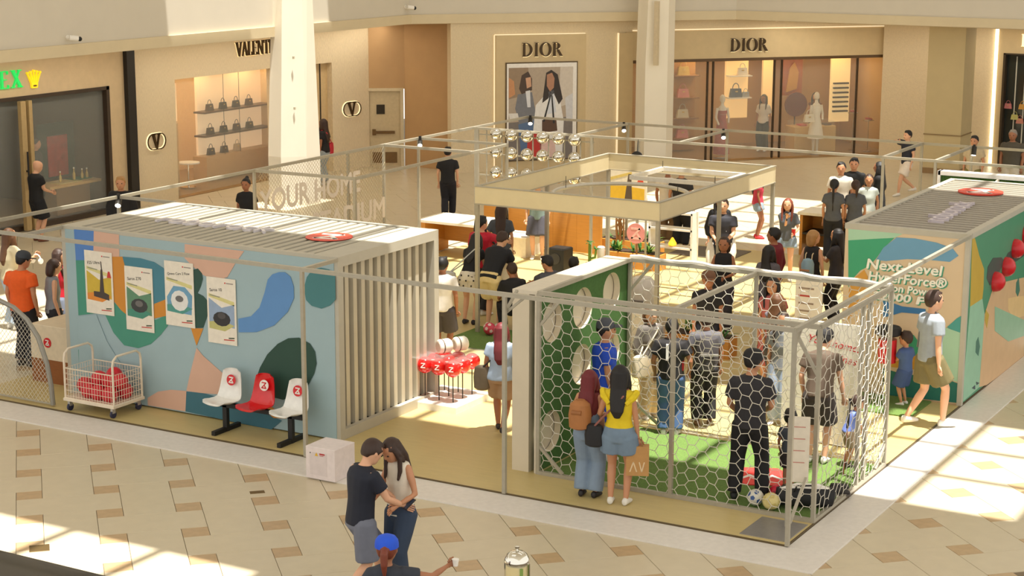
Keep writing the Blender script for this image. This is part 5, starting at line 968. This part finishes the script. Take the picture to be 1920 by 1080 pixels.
        if hst == 'long':
            bk = (-Y*.07); sect(mb, [(hpnt(0,-.12,.75), .45*U_, .42*U_, hX, hF), (hpnt(0,-.22,.3), .47*U_, .34*U_, hX, hF), (hpnt(0,-.34,-.1), .44*U_, .24*U_, hX, hF), (at(.25)*H-Y*(.062*H*fat), .44*U_, .15*U_, X, Y), (at(.17)*H-Y*(.080*H*fat), .36*U_, .12*U_, X, Y), (at(.12)*H-Y*(.074*H*fat), .15*U_, .06*U_, X, Y)])
            for s in (-1, 1): limb(mb, [hpnt(s*.36,.08,.7), hpnt(s*.44,.02,.35), hpnt(s*.42,-.05,-.15)], [.1*U_,.13*U_,.09*U_], 8); limb(mb, [hpnt(s*.40,.16,.55), hpnt(s*.46,.14,.1), (at(.265)+X*(s*.058)+Y*.05*fat)*H, (at(.215)+X*(s*.055)+Y*.068*fat)*H], [.08*U_,.13*U_,.12*U_,.07*U_], 8)
        if hst == 'bob':
            sect(mb, [(hpnt(0,-.14,.7), .46*U_, .42*U_, hX, hF), (hpnt(0,-.2,.3), .5*U_, .36*U_, hX, hF), (hpnt(0,-.24,-.05), .46*U_, .28*U_, hX, hF), (hpnt(0,-.26,-.22), .3*U_, .18*U_, hX, hF)])
        if hst == 'pony': limb(mb, [hpnt(0,-.45,.62), hpnt(0,-.68,.5), hpnt(0,-.72,.05), hpnt(0,-.6,-.55)], [.14*U_,.17*U_,.15*U_,.06*U_], 8)
        if hst == 'braid': limb(mb, [hpnt(0,-.45,.5), hpnt(0,-.55,.2), at(.26)*H-Y*(.07*H), at(.10)*H-Y*(.075*H)], [.14*U_,.13*U_,.1*U_,.07*U_], 8)
        if hst == 'bun': mb.ball(hpnt(0,-.35,1.05), .2*U_, 10)
        pend('hair', mb, HM, root, vox*.85, None, 3)
    if cap:
        M = frame(hpnt(0,-.03,.60), hX, hF); mb = MB(M); mb.lathe([(.49*U_,0),(.49*U_,.12*U_),(.46*U_,.28*U_),(.36*U_,.42*U_),(.2*U_,.49*U_),(.03*U_,.51*U_)], n=18)
        cp = mb.build('cap', mat(cap, .7), root, True)
        MB(M).poly([(-.36*U_,.34*U_),(-.3*U_,.74*U_),(-.14*U_,.9*U_),(.14*U_,.9*U_),(.3*U_,.74*U_),(.36*U_,.34*U_),(.2*U_,.44*U_),(-.2*U_,.44*U_)], .04*U_, .09*U_).build('brim', mat(cap, .7), cp)
    if face:
        for s in (-1, 1): MB().ball(hpnt(s*.17,.44,.50), .05*U_, 8, (1.2,.8,.8)).build('eye', mat((36,26,22), .3), root, 'full')
        MB().ball(hpnt(0,.43,.22), .07*U_, 8, (1.5,.6,.45)).build('mouth', mat((150,70,64), .5), root, 'full')
    root['_w'] = 0; del root['_w']
    MW = Matrix.Translation((x, y, z0)) @ Matrix.Rotation(rz, 4, 'Z')
    J = {k: MW @ (v*H) for k, v in J.items()}; J['at'] = lambda a, b, c: MW @ (V((a, b, c))*H); J['chest'] = lambda a, b, t: MW @ ((at(t)+X*a+Y*b)*H); J['rz'] = rz; J['root'] = root
    J['head'] = lambda a, b, c: MW @ hpnt(a, b, c)
    return J
def shoulder_bag(J, label, col, t0=(.02,.0), drop=(-.16,-.02,.42), size=(.3,.12,.26), strap=None, name='shoulder_bag'):
    c = J['at'](*drop); t = thing(name, label, 'bag', c, J['rz']); w, d, h = size
    MB().tube([(0,0,-h/2),(0,0,-h*.42),(0,0,0),(0,0,h*.42),(0,0,h/2)], [w*.3,w*.46,w*.5,w*.42,w*.25], 14).build('pouch', mat(col, .6, 0, .1, 10.), t, True).scale = (1, d/w, 1)
    R = Matrix.Rotation(-J['rz'], 3, 'Z'); loc = lambda p: R @ (p-c)
    s1 = loc(J['chest'](-.04*math.copysign(1,-drop[0])*-1, .075, .285)); s2 = loc(J['chest'](-.04*math.copysign(1,-drop[0])*-1, -.075, .28)); s0 = loc(J['chest'](.06*math.copysign(1,-drop[0]), 0, .318))
    MB().tube([(0,.03,h*.4), s1, s0, s2, (0,-.03,h*.4)], .012, 5).build('strap', mat(strap or col, .6), t)
    return t
def paper_bag(p, rz, label, col, w=.26, h=.34, d=.12, name='paper_bag', cat='bag', mark=None):
    t = thing(name, label, cat, (p[0], p[1], p[2]-h-.1), rz); MB().box((-w/2,-d/2,0),(w/2,d/2,h)).build('bag_body', mat(col,.7), t)
    for s in (-1,1): MB().tube([(-w*.2,s*d*.4,h),(-w*.15,s*d*.25,h+.09),(w*.15,s*d*.25,h+.09),(w*.2,s*d*.4,h)], .006, 4).build('handle', mat(tuple(int(v*.8) for v in col),.7), t)
    if mark:
        for s in (-1, 1):
            M = frame((0,s*(d/2+.001),0),(-s,0,0),(0,0,1)); mb = MB(M)
            for a, b in [((-.09,.05),(-.05,.17)),((-.05,.17),(-.01,.05)),((.02,.17),(.05,.05)),((.05,.05),(.08,.17))]: mb.bar((*a,0),(*b,0),.014,.002)
            mb.build('print', mat(mark,.6), t)
    return t
def phone(p, rz, label, tilt=.6):
    t = thing('phone', label, 'phone', p, rz); M = Matrix.Rotation(tilt,4,'X'); MB(M).bbox((-.036,-.075,0),(.036,.075,.009),.003).build('case', BLACK, t); MB(M).box((-.032,-.068,.009),(.032,.068,.010)).build('screen', mat((60,70,90),.1), t)
# ---------------------------------------------------------------- foreground
J = person(-3.24,-3.66,1.77,58,'man in navy polo and grey shorts looking down at a phone in front',sex='m',skin='l',top=((28,32,46),.62,.014),bot=('shorts',(112,116,130),.92,.016),shoe=(90,62,44),hair=('short','b'),hl=(.02,.24,.57),hr=(.11,.23,.56),fl=(-.05,.18,.0),fr=(.05,-.16,.02),lean=.1,hp=.55,z0=GZ,vox=.013)
phone(J['hr']+Vector((.05,.03,.01)), J['rz'], 'dark phone held in both hands by the man in navy polo')
person(-3.04,-3.20,1.67,222,'woman in cream sleeveless top leaning toward the man in navy polo',sex='f',skin='m',top=((228,218,200),.0,.010),bot=('pants',(52,66,88),1.95,.016),shoe=(60,50,44),hair=('long','b'),hl=(-.09,.14,.60),hr=(.06,.19,.62),fl=(-.05,.05),fr=(.05,-.08),hp=.5,hy=-.1,side=.07,z0=GZ,vox=.013)
J = person(-1.52,-5.72,1.62,10,'vendor in blue cap and dark tee with arm stretched out at the bottom edge',sex='f',skin='t',top=((52,56,66),.55,.014),bot=('pants',(40,44,54),1.95,.014),hair=('pony','a'),cap=(30,84,214),hr=(.30,.19,.78),hl=(-.13,.1,.6),z0=GZ,vox=.013,face=False)
t = thing('paper_cup', 'small white sample cup held out by the vendor in the blue cap', 'cup', J['hr']+Vector((.06,.05,.0))); MB().lathe([(.022,0),(.03,.06),(.031,.06),(.028,.057)], n=12).build('cup_wall', WHITE, t, True); MB().lathe([(.032,.058),(.032,.064)], n=12).build('rim', WHITE, t)
# ---------------------------------------------------------------- along the front of the booth
J = person(-5.02,2.25,1.52,8,'woman with red hair, light blue tee and tan shorts walking behind the front post',sex='f',skin='t',top=((172,190,214),.6,.014),bot=('shorts',(176,140,104),.80,.018),shoe=(46,38,38),hair=('long','r'),fl=(-.04,.10),fr=(.03,-.13,.03),fat=1.28,face=False,vox=.014)
shoulder_bag(J,'brown and white patterned bag hanging from the red haired woman in blue','x' and (120,106,86),drop=(-.17,-.01,.50),size=(.24,.13,.34),strap=(50,44,42))
J = person(-2.72,.40,1.57,20,'woman with dark red hair in pale denim overalls watching the cage',sex='f',skin='m',top=((110,40,40),.0,.008),bot=('pants',(128,146,166),1.95,.024),shoe=(38,34,36),hair=('long','r'),hl=(-.09,.14,.6),hr=(.1,.05,.5),face=False,vox=.013)
o = MB(); sect(o,[(Vector((0,-.02*1,.83)),.15,.105,Vector((1,0,0)),Vector((0,1,0))),(Vector((0,0,.95)),.135,.098,Vector((1,0,0)),Vector((0,1,0))),(Vector((0,0,1.12)),.135,.105,Vector((1,0,0)),Vector((0,1,0)))],14); o.build('overall_bib', mat((128,146,166),.85,0,.07,12.), J['root'], True)
for s in (-.07,.07): MB().tube([(s,.1,1.1),(s*1.1,.06,1.30),(s*.8,-.07,1.28),(s*.4,-.11,1.1)], .016, 6).build('strap', mat((128,146,166),.85,0,.07,12.), J['root'])
t = thing('backpack','tan leather backpack on the woman in denim overalls','backpack',J['chest'](-.03,-.115,.16),J['rz']); MB().tube([(0,0,-.18),(0,0,-.15),(0,0,.0),(0,0,.13),(0,0,.18)],[.07,.13,.14,.12,.06],14).build('pack_body',mat((170,112,62),.6),t,True); MB().tube([(-.06,-.12,.05),(.06,-.12,.05)],.03,8).build('front_pocket',mat((150,96,50),.6),t,True); MB().tube([(-.05,.02,.16),(-.09,.14,.1),(-.08,.1,-.12)],.012,5).build('strap',mat((150,96,50),.6),t)
J = person(-2.28,.33,1.70,12,'woman in yellow frill top and denim shorts holding a paper bag',sex='f',skin='m',top=((224,196,32),-.18,.014),bot=('shorts',(116,136,156),.52,.028),shoe=(228,224,214),hair=('long','k'),hr=(.135,.02,.47),hl=(-.10,.14,.6),face=False,vox=.013,fat=1.04)
for s in (-1,1):
    MB().tube([J['root'].matrix_basis.inverted() @ J['chest'](s*.10,a,.285) if False else Vector((s*.155,.05,1.37)),Vector((s*.20,0,1.39)),Vector((s*.18,-.06,1.35)),Vector((s*.10,-.11,1.27))],[.03,.045,.045,.03],8).build('shoulder_frill',mat((224,196,32),.8,0,.1,25.),J['root'],True)
paper_bag(J['hr'],J['rz']+.2,'brown kraft shopping bag with pale print held by the woman in yellow',(186,140,84),.27,.36,.13,mark=(222,198,160))
shoulder_bag(J,'black sling bag at the left hip of the woman in yellow',(28,28,32),drop=(-.17,-.03,.50),size=(.24,.12,.28),strap=(150,96,86))
# ---------------------------------------------------------------- inside the cage
person(-.98,1.2,1.84,6,'man all in black with a cap standing on the turf in the cage',skin='m',top=((46,44,48),.7,.018),bot=('pants',(26,25,28),1.97,.014),shoe=(24,24,26),cap=(28,27,30),hl=(-.10,.13,.56),hr=(.09,.14,.58),fl=(-.09,0),fr=(.09,.02),hy=-.35,hp=.15,z0=.022,face=False,vox=.014)
person(-.72,1.85,.94,14,'small child in a dark jersey beside the man in black',skin='t',top=((74,80,92),.6,.018),bot=('shorts',(60,52,54),.95,.02),shoe=(50,44,44),hs=1.5,z0=.022,face=False)
person(-.80,3.05,1.74,10,'man in brown tee and cap bending to a child in the cage',skin='l',top=((96,80,66),.6,.018),bot=('shorts',(62,54,50),.9,.02),shoe=(226,222,214),cap=(34,31,32),hr=(.17,.12,.43),hl=(-.13,.08,.5),lean=.28,hp=.35,z0=.022,face=False)
J = person(-.42,3.1,.88,70,'toddler in a blue shirt being guided by the man in brown',skin='m',top=((120,140,214),.6,.02),bot=('shorts',(150,130,104),.9,.022),shoe=(66,58,56),hair=('short','b'),hl=(.0,.2,.5),hr=(.1,.22,.5),hs=1.5,lean=.35,z0=.022)
t = thing('walking_stick','thin dark stick standing beside the toddler in blue','stick',(-.33,2.75,.022)); MB().tube([(0,0,0),(.02,.03,.75)],.008,6).build('shaft',mat((150,70,40),.5),t); MB().tube([(.018,.025,.6),(.03,.04,.98)],.018,8).build('grip',BLACK,t)
person(-3.26,1.85,1.82,82,'man in a bright blue football shirt and grey cap by the green wall',skin='m',top=((34,76,196),.6,.018),bot=('shorts',(34,70,180),.9,.02),shoe=(220,216,206),cap=(72,76,84),hl=(-.1,.08,.5),hr=(.1,.05,.5),z0=.022,fat=1.08)
J = person(-3.62,3.95,1.58,150,'woman with glasses and camouflage blouse behind the cage netting',sex='f',skin='l',top=((104,98,92),1.4,.02),bot=('pants',(206,184,146),1.95,.028),shoe=(228,222,212),hair=('bob','n'))
MB().tube([(-.06,.095,1.49),(-.03,.11,1.49),(.03,.11,1.49),(.06,.095,1.49)],.006,4).build('glasses',BLACK,J['root'])
shoulder_bag(J,'cream cloth tote of the woman in the camouflage blouse',(226,212,186),drop=(.15,.10,.50),size=(.28,.1,.32))
J = person(-2.98,3.28,1.60,4,'man in black jersey with a white eleven and blue jeans',skin='t',top=((34,31,33),.65,.02),bot=('pants',(72,98,140),1.95,.018),shoe=(226,222,214),hair=('short','k'),hl=(-.14,.06,.52),hr=(.15,.06,.54),fat=1.05,face=False)
for s in (-.045,.035): MB().box((s-.015,-.182,1.08),(s+.02,-.14,1.30)).build('jersey_number',WHITE,J['root'])
MB().box((.10,-.06,.92),(.17,.08,1.05)).build('red_trim',mat((190,40,44),.7),J['root'])
J = person(-2.78,3.95,1.60,350,'person in grey tee and black trousers with a dark backpack behind the jersey man',skin='t',top=((96,94,100),.6,.02),bot=('pants',(34,33,36),1.95,.018),shoe=(120,92,66),hair=('short','b'),face=False)
t = thing('backpack','dark striped backpack beyond the man in the jersey','backpack',J['chest'](0,-.12,.17),J['rz']); MB().tube([(0,0,-.2),(0,0,-.17),(0,0,.1),(0,0,.17),(0,0,.2)],[.08,.15,.15,.12,.05],14).build('pack_body',mat((64,60,62),.7,0,.2,10.),t,True); MB().box((-.12,-.16,-.05),(.12,-.14,-.02)).build('stripe',mat((150,146,140),.6),t)
person(-1.9,4.55,1.58,200,'woman in grey patterned top and pale jeans half hidden by the welcome board',sex='f',skin='m',top=((120,124,130),.6,.016),bot=('pants',(150,164,186),1.95,.02),shoe=(236,230,220),hair=('long','b'))
# ---------------------------------------------------------------- beyond the cage
person(-3.72,6.15,1.68,180,'man in plain black tee and cap facing us beyond the netting',skin='t',top=((28,27,31),.6,.018),bot=('pants',(32,34,46),1.95,.016),cap=(112,76,52),hl=(-.12,.06,.5),hr=(.12,.06,.5))
person(-2.75,6.3,1.66,200,'woman in a dusty pink dress beyond the netting',sex='f',skin='m',top=((180,98,96),.5,.02),bot=('skirt',(172,90,90),1.2,.02),hair=('long','k'))
J = person(-2.35,5.45,1.62,30,'blonde woman in a grey sleeveless top beyond the netting',sex='f',skin='m',top=((104,98,106),-.1,.014),bot=('pants',(58,54,60),1.95,.016),hair=('long','n'),face=False)
person(-4.72,9.05,1.66,192,'woman in black tank top with a pale crossbody strap in the booth',sex='f',skin='t',top=((28,26,30),.0,.012),bot=('pants',(54,52,58),1.95,.016),hair=('bob','b'),hl=(-.05,.12,.62),hr=(.1,.08,.55))
J = person(-6.1,12.2,1.76,188,'bearded man in dark printed tee with a white bundle at his waist',skin='l',top=((50,50,58),.6,.02),bot=('pants',(42,42,50),1.95,.018),hair=('short','b'),hl=(-.07,.18,.60),hr=(.05,.18,.60),fat=1.08)
MB().poly([(-.09,1.18),(.06,1.15),(.1,1.35),(-.03,1.42)],0,.004).build('shirt_print',mat((206,204,198),.6),J['root']).matrix_basis = Matrix.Translation((0,.135,0)) @ Matrix.Rotation(math.pi/2,4,'X')
MB().tube([(-.2,.05,.95),(-.19,.1,.8),(-.15,.13,.62),(-.1,.14,.5)],[.06,.09,.09,.05],10).tube([(.2,.05,.95),(.2,.1,.8),(.18,.13,.6),(.2,.16,.45)],[.06,.09,.1,.06],10).tube([(-.2,0,.97),(0,.13,.98),(.2,0,.97),(0,-.13,.98)],.05,8,True).build('waist_bundle',mat((232,228,218),.8),J['root'],True)  # plain white bundle standing in for the plush he carries
person(-3.85,8.85,1.63,20,'woman with long black hair and grey tee seen from behind in the booth',sex='f',skin='m',top=((92,88,96),.6,.016),bot=('pants',(46,44,50),1.95,.016),hair=('long','k'),hy=-.5,face=False)
person(-4.15,9.85,1.74,290,'man in a dark red hoodie facing left in the booth',skin='t',top=((116,26,42),1.7,.022),bot=('pants',(40,38,44),1.95,.016),hair=('short','k'))
J = person(-5.5,13.9,1.58,188,'presenter with long auburn hair speaking into a microphone',sex='f',skin='l',top=((86,90,98),.7,.018),bot=('shorts',(132,148,166),.45,.022),shoe=(220,214,204),hair=('long','a'),hr=(-.01,.13,.79),hl=(-.1,.15,.6))
t = thing('microphone','black hand microphone at the mouth of the auburn haired presenter','microphone',J['hr']+Vector((0,0,.02)),0); MB().tube([(0,0,-.08),(0,0,.06)],[.012,.015],8).build('grip',BLACK,t,True); MB().ball((0,0,.085),.028,10).build('head',mat((60,58,56),.5,.5),t,True)
t = thing('drink_cup','red and white drink cup in the hand of the presenter','cup',J['hl']+Vector((0,0,-.02))); MB().lathe([(.03,0),(.04,.12)],n=12).build('cup_wall',RED,t,True); MB().lathe([(.042,.12),(.042,.135)],n=12).build('lid',WHITE,t)
J = person(-3.68,10.4,1.66,25,'blonde woman with bare shoulders and a light blue mini backpack',sex='f',skin='l',top=((34,32,36),.0,.010),bot=('pants',(46,44,50),1.95,.016),hair=('bob','y'),hy=-.7,face=False)
t = thing('backpack','light blue mini backpack on the blonde woman','backpack',J['chest'](0,-.10,.12),J['rz']); MB().tube([(0,0,-.14),(0,0,-.12),(0,0,.05),(0,0,.12),(0,0,.14)],[.06,.11,.11,.08,.03],14).build('pack_body',mat((150,184,206),.6),t,True); MB().box((-.08,-.12,-.06),(.08,-.1,-.03)).build('orange_trim',mat((206,150,110),.6),t)
for s in (-.06,.06): MB().tube([(s,.02,.12),(s,.04,.2),(s,.1,.24)],.01,5).build('strap',mat((226,206,170),.6),t)
person(-3.4,10.85,1.64,290,'woman with black hair pointing while talking to the blonde woman',sex='f',skin='m',top=((58,56,62),.7,.018),bot=('pants',(36,36,42),1.95,.016),hair=('long','k'),hl=(.0,.2,.72))
# ---------------------------------------------------------------- staff and visitors at the back right
person(-5.43,16.24,1.66,6,'staff member with a long black braid at the back counter',sex='f',skin='m',top=((84,86,92),.6,.018),bot=('pants',(34,34,40),1.95,.016),hair=('braid','k'),face=False,vox=.02)
person(-5.05,16.45,1.64,350,'staff member with a brown ponytail at the back counter',sex='f',skin='m',top=((82,84,90),.6,.018),bot=('pants',(36,36,42),1.95,.016),hair=('pony','b'),face=False,vox=.02)
person(-5.9,17.95,1.77,185,'dark haired man in a white shirt facing the staff counter',skin='m',top=((216,208,192),.7,.018),hair=('short','k'),vox=.02)
person(-5.85,18.6,1.79,182,'man in a black shirt standing behind the man in white',skin='m',top=((26,25,28),.7,.018),hair=('short','k'),vox=.02)
person(-5.38,18.9,1.70,275,'woman in black with long wavy hair at the right of the counter group',sex='f',skin='t',top=((22,21,24),1.8,.022),bot=('skirt',(22,21,24),1.9,.02),hair=('long','k'),hl=(.02,.15,.66),hr=(.05,.16,.64),vox=.02)
person(-5.15,17.55,1.62,180,'curly haired woman facing us between the two staff members',sex='f',skin='m',top=((196,204,196),.4,.016),hair=('bob','b'),vox=.02)
person(-7.78,18.0,1.50,80,'girl in pink tee and denim shorts on the sunlit floor',sex='f',skin='t',top=((206,62,84),.55,.018),bot=('shorts',(150,168,182),.42,.02),shoe=(206,50,60),hair=('long','k'),face=False,z0=GZ,vox=.02)
person(-6.9,25.6,1.66,235,'man in navy tee and white shorts walking at the back right',skin='l',top=((38,40,52),.6,.018),bot=('shorts',(230,216,200),.85,.02),shoe=(232,226,214),hair=('short','k'),fl=(-.04,.16),fr=(.04,-.18,.05),hr=(.1,.1,.82),z0=GZ,vox=.022)
person(-4.95,24.6,1.72,200,'man in pale tee and olive shorts at the far right behind the pipes',skin='m',top=((190,172,140),.6,.018),bot=('shorts',(120,112,60),.9,.02),hair=('short','k'),z0=GZ,vox=.022)
person(-4.3,25.6,1.80,195,'large man in dark grey tee at the far right edge',skin='t',top=((84,78,66),.6,.02),bot=('pants',(206,196,176),1.95,.018),hair=('short','g'),fat=1.2,z0=GZ,vox=.022)
person(-14.95,16.8,1.66,8,'man in black walking away across the empty floor behind the booth',skin='l',top=((26,26,30),.65,.018),bot=('pants',(30,30,38),1.95,.016),shoe=(22,22,24),hair=('short','k'),fl=(-.03,-.10,.03),fr=(.04,.12),z0=GZ,face=False,vox=.022)
J = person(-20.4,19.5,1.70,300,'woman with long dark hair and red bag by the sunlit pillar',sex='f',skin='t',top=((30,26,28),.6,.018),bot=('pants',(150,160,166),1.95,.02),hair=('long','b'),z0=GZ,face=False,vox=.022)
shoulder_bag(J,'red tote on the shoulder of the woman by the sunlit pillar',(200,40,56),drop=(.13,-.05,.55),size=(.22,.1,.3))
person(-15.75,10.4,1.66,200,'woman in black behind the left container near the banner',sex='f',skin='t',top=((26,25,28),.6,.018),hair=('bun','k'),z0=GZ,vox=.022)
person(-20.9,9.75,1.74,60,'bald man in black tee and shorts at the watch shop door',skin='l',top=((22,22,24),.6,.02),bot=('shorts',(26,26,30),.95,.02),shoe=(120,70,50),hair=('bald','k'),hl=(-.02,.2,.6),hr=(.05,.18,.6),hp=.35,z0=GZ,vox=.022)
person(-17.6,8.76,1.76,190,'guard in a black suit with short fair hair behind the left container',skin='m',top=((24,23,26),1.9,.022),bot=('pants',(24,23,26),1.95,.018),shoe=(20,20,20),hair=('short','y'),z0=GZ,vox=.022)
# ---------------------------------------------------------------- left edge
person(-13.3,1.72,1.80,40,'man in an orange tee and dark cap at the left counter',skin='m',top=((240,98,30),.6,.022),bot=('pants',(36,36,42),1.95,.016),shoe=(60,56,54),cap=(56,60,68),hp=.25,hy=-.3,fat=1.1,z0=GZ,face=True)
person(-12.98,2.05,1.66,75,'woman in a grey tank top beside the man in orange',sex='f',skin='l',top=((142,146,152),.0,.010),bot=('pants',(36,38,46),1.95,.014),hair=('bob','b'),hp=.2,z0=GZ)
person(-13.5,2.75,1.66,110,'woman with long dark hair in a red sleeveless top behind the grey tank top',sex='f',skin='l',top=((190,30,48),.0,.012),bot=('pants',(120,130,150),1.95,.016),hair=('long','b'),z0=GZ)
J = person(-15.3,3.45,1.72,60,'person in cream top and pale jeans cut by the left edge',sex='f',skin='m',top=((216,204,170),1.2,.022),bot=('pants',(156,172,190),1.95,.026),hair=('long','n'),hr=(.12,.2,.72),z0=GZ,face=False)
t = thing('headphones','white headphones held up at the left edge','headphones',J['hr']+Vector((.05,0,-.05))); MB().tube([(.09*math.cos(a),0,.09*math.sin(a)) for a in [math.pi*k/10 for k in range(11)]],.012,6).build('headband',WHITE,t,True)
for s in (-1,1): MB().lathe([(.02,-.02),(.045,-.02),(.05,0),(.045,.02),(.02,.02)],(s*.09,0,-.02),12,'x').build('ear_cup',WHITE,t,True)
# ---------------------------------------------------------------- group at the demonstration table
J = person(-9.0,8.35,1.74,55,'man in a red football shirt with his arm stretched out',skin='l',top=((194,26,52),.75,.024),bot=('pants',(40,38,42),1.95,.016),hair=('short','k'),hr=(.03,.30,.72),hl=(-.1,.1,.55),fat=1.15,face=False)
MB().tube([(.12,.02,1.42),(.2,.06,1.36),(.26,.12,1.28)],.018,6).build('sleeve_stripe',BLACK,J['root'])
person(-9.25,8.75,1.64,60,'woman with dark hair just behind the man in red',sex='f',skin='m',top=((50,46,50),.6,.018),hair=('long','k'),face=False)
person(-9.55,10.0,1.68,8,'woman with waist long dark hair in charcoal tee and cream trousers',sex='f',skin='m',top=((70,74,82),.65,.02),bot=('pants',(222,208,178),1.95,.02),shoe=(230,224,212),hair=('long','b'),hl=(-.13,.08,.55),face=False)
person(-8.28,7.55,1.76,30,'man in black polo and cream shorts bending forward',skin='l',top=((22,23,30),.65,.02),bot=('shorts',(228,206,150),.85,.024),shoe=(236,232,224),hair=('short','b'),lean=.62,hp=.3,hr=(.12,.28,.44),hl=(-.10,.3,.46),hz=.51,face=False)
J = person(-8.78,7.6,1.60,25,'woman in black top and polka dot shorts bending beside the man in polo',sex='f',skin='l',top=((24,23,28),.5,.016),bot=('shorts',(228,220,206),.5,.026),shoe=(40,36,40),hair=('long','k'),lean=.45,hp=.3,hl=(-.1,.25,.5),hr=(.1,.25,.5),face=False)
for a in range(9):
    th = -2.6+a*.28; MB().ball((.165*math.cos(th)*1.02,-.04+.13*math.sin(th),.70+.09*((a*7) % 3)),.017,6).build('polka_dot',BLACK,J['root'])
shoulder_bag(J,'grey striped tote on the back of the woman in polka dots',(190,188,182),drop=(-.19,-.10,.47),size=(.3,.14,.36),strap=(196,196,196))
person(-7.4,7.95,1.70,310,'dark haired man in grey tee sitting at the low demonstration',skin='m',top=((76,78,86),.65,.02),bot=('pants',(44,44,50),1.95,.016),hair=('short','k'),hz=.27,fl=(-.08,.24),fr=(.08,.24),hr=(.06,.26,.42),hl=(-.06,.28,.42),hp=.3)
person(-7.78,7.45,1.60,340,'person in black crouching beside the target wall',skin='t',top=((24,24,28),.7,.02),bot=('pants',(26,26,30),1.95,.016),hair=('short','b'),hz=.26,fl=(-.08,.14),fr=(.08,.1),lean=.3,hr=(.1,.25,.3),hl=(-.1,.25,.3),face=False)
person(-7.78,5.15,1.66,15,'man in white tee and dark shorts half hidden by the container end',skin='t',top=((232,228,222),.6,.02),bot=('shorts',(74,68,70),.92,.022),hair=('short','k'),face=False)
person(-7.22,8.45,1.60,15,'seated person with dark hair just showing above the target wall',skin='t',top=((70,60,56),.6,.02),hair=('short','k'),hz=.26,fl=(-.08,.24),fr=(.08,.24),face=False)
person(-10.65,13.35,1.66,185,'man in teal tee and dark grey shorts before the orange wood wall',skin='l',top=((126,146,144),.6,.02),bot=('shorts',(78,76,84),.92,.024),shoe=(230,224,212),hair=('short','b'),vox=.018)
person(-9.1,16.2,1.70,20,'person in white tee behind the canopy frame',skin='t',top=((232,224,208),.6,.02),bot=('pants',(120,96,66),1.95,.018),hair=('short','k'),face=False,vox=.02)
person(-8.65,15.9,1.76,25,'man in black trousers beside the person in white tee',skin='m',top=((36,34,38),.6,.02),bot=('pants',(24,24,28),1.95,.018),shoe=(22,20,20),hair=('short','k'),face=False,vox=.02)
person(-6.45,12.85,1.72,170,'person in black directly behind the bearded man',skin='m',top=((22,22,26),1.5,.02),bot=('pants',(28,28,32),1.95,.018),hair=('long','k'),sex='f',face=False,vox=.02)
# ---------------------------------------------------------------- by the printed headline wall
J = person(-.12,5.5,1.90,62,'tall man in grey tee with a sling strap and olive shorts',skin='l',top=((150,158,166),.62,.020),bot=('shorts',(116,106,70),.78,.026),shoe=(232,228,220),hair=('short','b'),fl=(-.05,-.14,.02),fr=(.05,.10),hr=(.14,.0,.48),hl=(-.12,.05,.5),z0=0,vox=.014)
MB().tube([(.12,.09,1.25),(.10,.1,1.42),(.05,.02,1.61),(.02,-.1,1.50),(-.05,-.145,1.3),(-.13,-.12,1.1)],.022,6).build('sling_strap',mat((92,96,98),.7),J['root'],True)
person(-.72,6.35,1.02,300,'little boy in a loose blue outfit beside the tall man in grey',skin='m',top=((70,92,140),.7,.03),bot=('shorts',(62,82,128),.95,.034),shoe=(224,222,216),hair=('short','b'),hs=1.45,hl=(-.03,.2,.6))
person(-10.0+0,32.6,1.70,150,'shop assistant in white blouse and black trousers inside the fashion shop',sex='f',skin='t',top=((214,204,190),.8,.018),bot=('pants',(24,22,24),1.95,.018),hair=('long','b'),z0=-.01,vox=.022) if False else person(*[float(v) for v in DL(9.72,0,-1.6)][:2],1.66,200,'shop assistant in white blouse and black trousers inside the fashion shop',sex='f',skin='t',top=((214,204,190),.8,.018),bot=('pants',(24,22,24),1.95,.018),hair=('long','b'),vox=.022)
person(*[float(v) for v in DL(11.55,0,-1.9)][:2],1.64,180,'customer with long black hair beside the glass counter in the fashion shop',sex='f',skin='m',top=((110,60,36),.2,.016),hair=('long','k'),vox=.022)
person(-23.3,12.2,1.76,100,'man in grey suit standing inside the dark watch shop',skin='m',top=((70,72,70),1.9,.022),hair=('short','k'),vox=.022,face=False)
flush()
# ---------------------------------------------------------------- vendor cart with the drink dispenser
t = thing('vendor_cart','pale vendor cart top just below the frame under the drink dispenser','cart',(-.75,-4.85,GZ)); MB().bbox((-.7,-.5,.8),(.6,.35,.86),.01).build('cart_top',mat((214,196,160),.5),t); MB().box((-.6,-.45,.1),(.5,.3,.8)).build('cart_body',mat((190,160,120),.6),t)
for x in (-.5,.4):
    for y in (-.35,.2): MB().cyl((x-.02,y,.06),.06,.04,12,'x').build('wheel',BLACK,t)
t = thing('drink_dispenser','glass drink dispenser of pale yellow juice with a domed chrome lid','dispenser',(-.78,-4.72,GZ+.86)); R_ = .11
MB().lathe([(R_,0),(R_,.36),(R_-.004,.36),(R_-.004,.004)],n=28).build('glass_jar',mat((236,232,214),.03,0,0,alpha=.25),t,True); MB().lathe([(R_-.008,.005),(R_-.008,.335)],n=28).build('juice',mat((244,222,130),.3),t,True)
MB().lathe([(R_+.006,.355),(R_+.008,.375),(R_,.395),(R_*.85,.43),(R_*.55,.455),(R_*.2,.465),(.012,.468),(.01,.48),(.022,.49),(.022,.505),(.008,.512)],n=28).build('chrome_lid',CHROME,t,True)
for s in (-1,1): MB().box((s*(R_+.012)-.006,-.01,.0),(s*(R_+.012)+.006,.01,.36)).build('side_rail',CHROME,t)
MB().box((.075,-R_*.75,.2),(.10,-R_*.6,.33)).build('leaf_label',mat((130,160,80),.6),t)
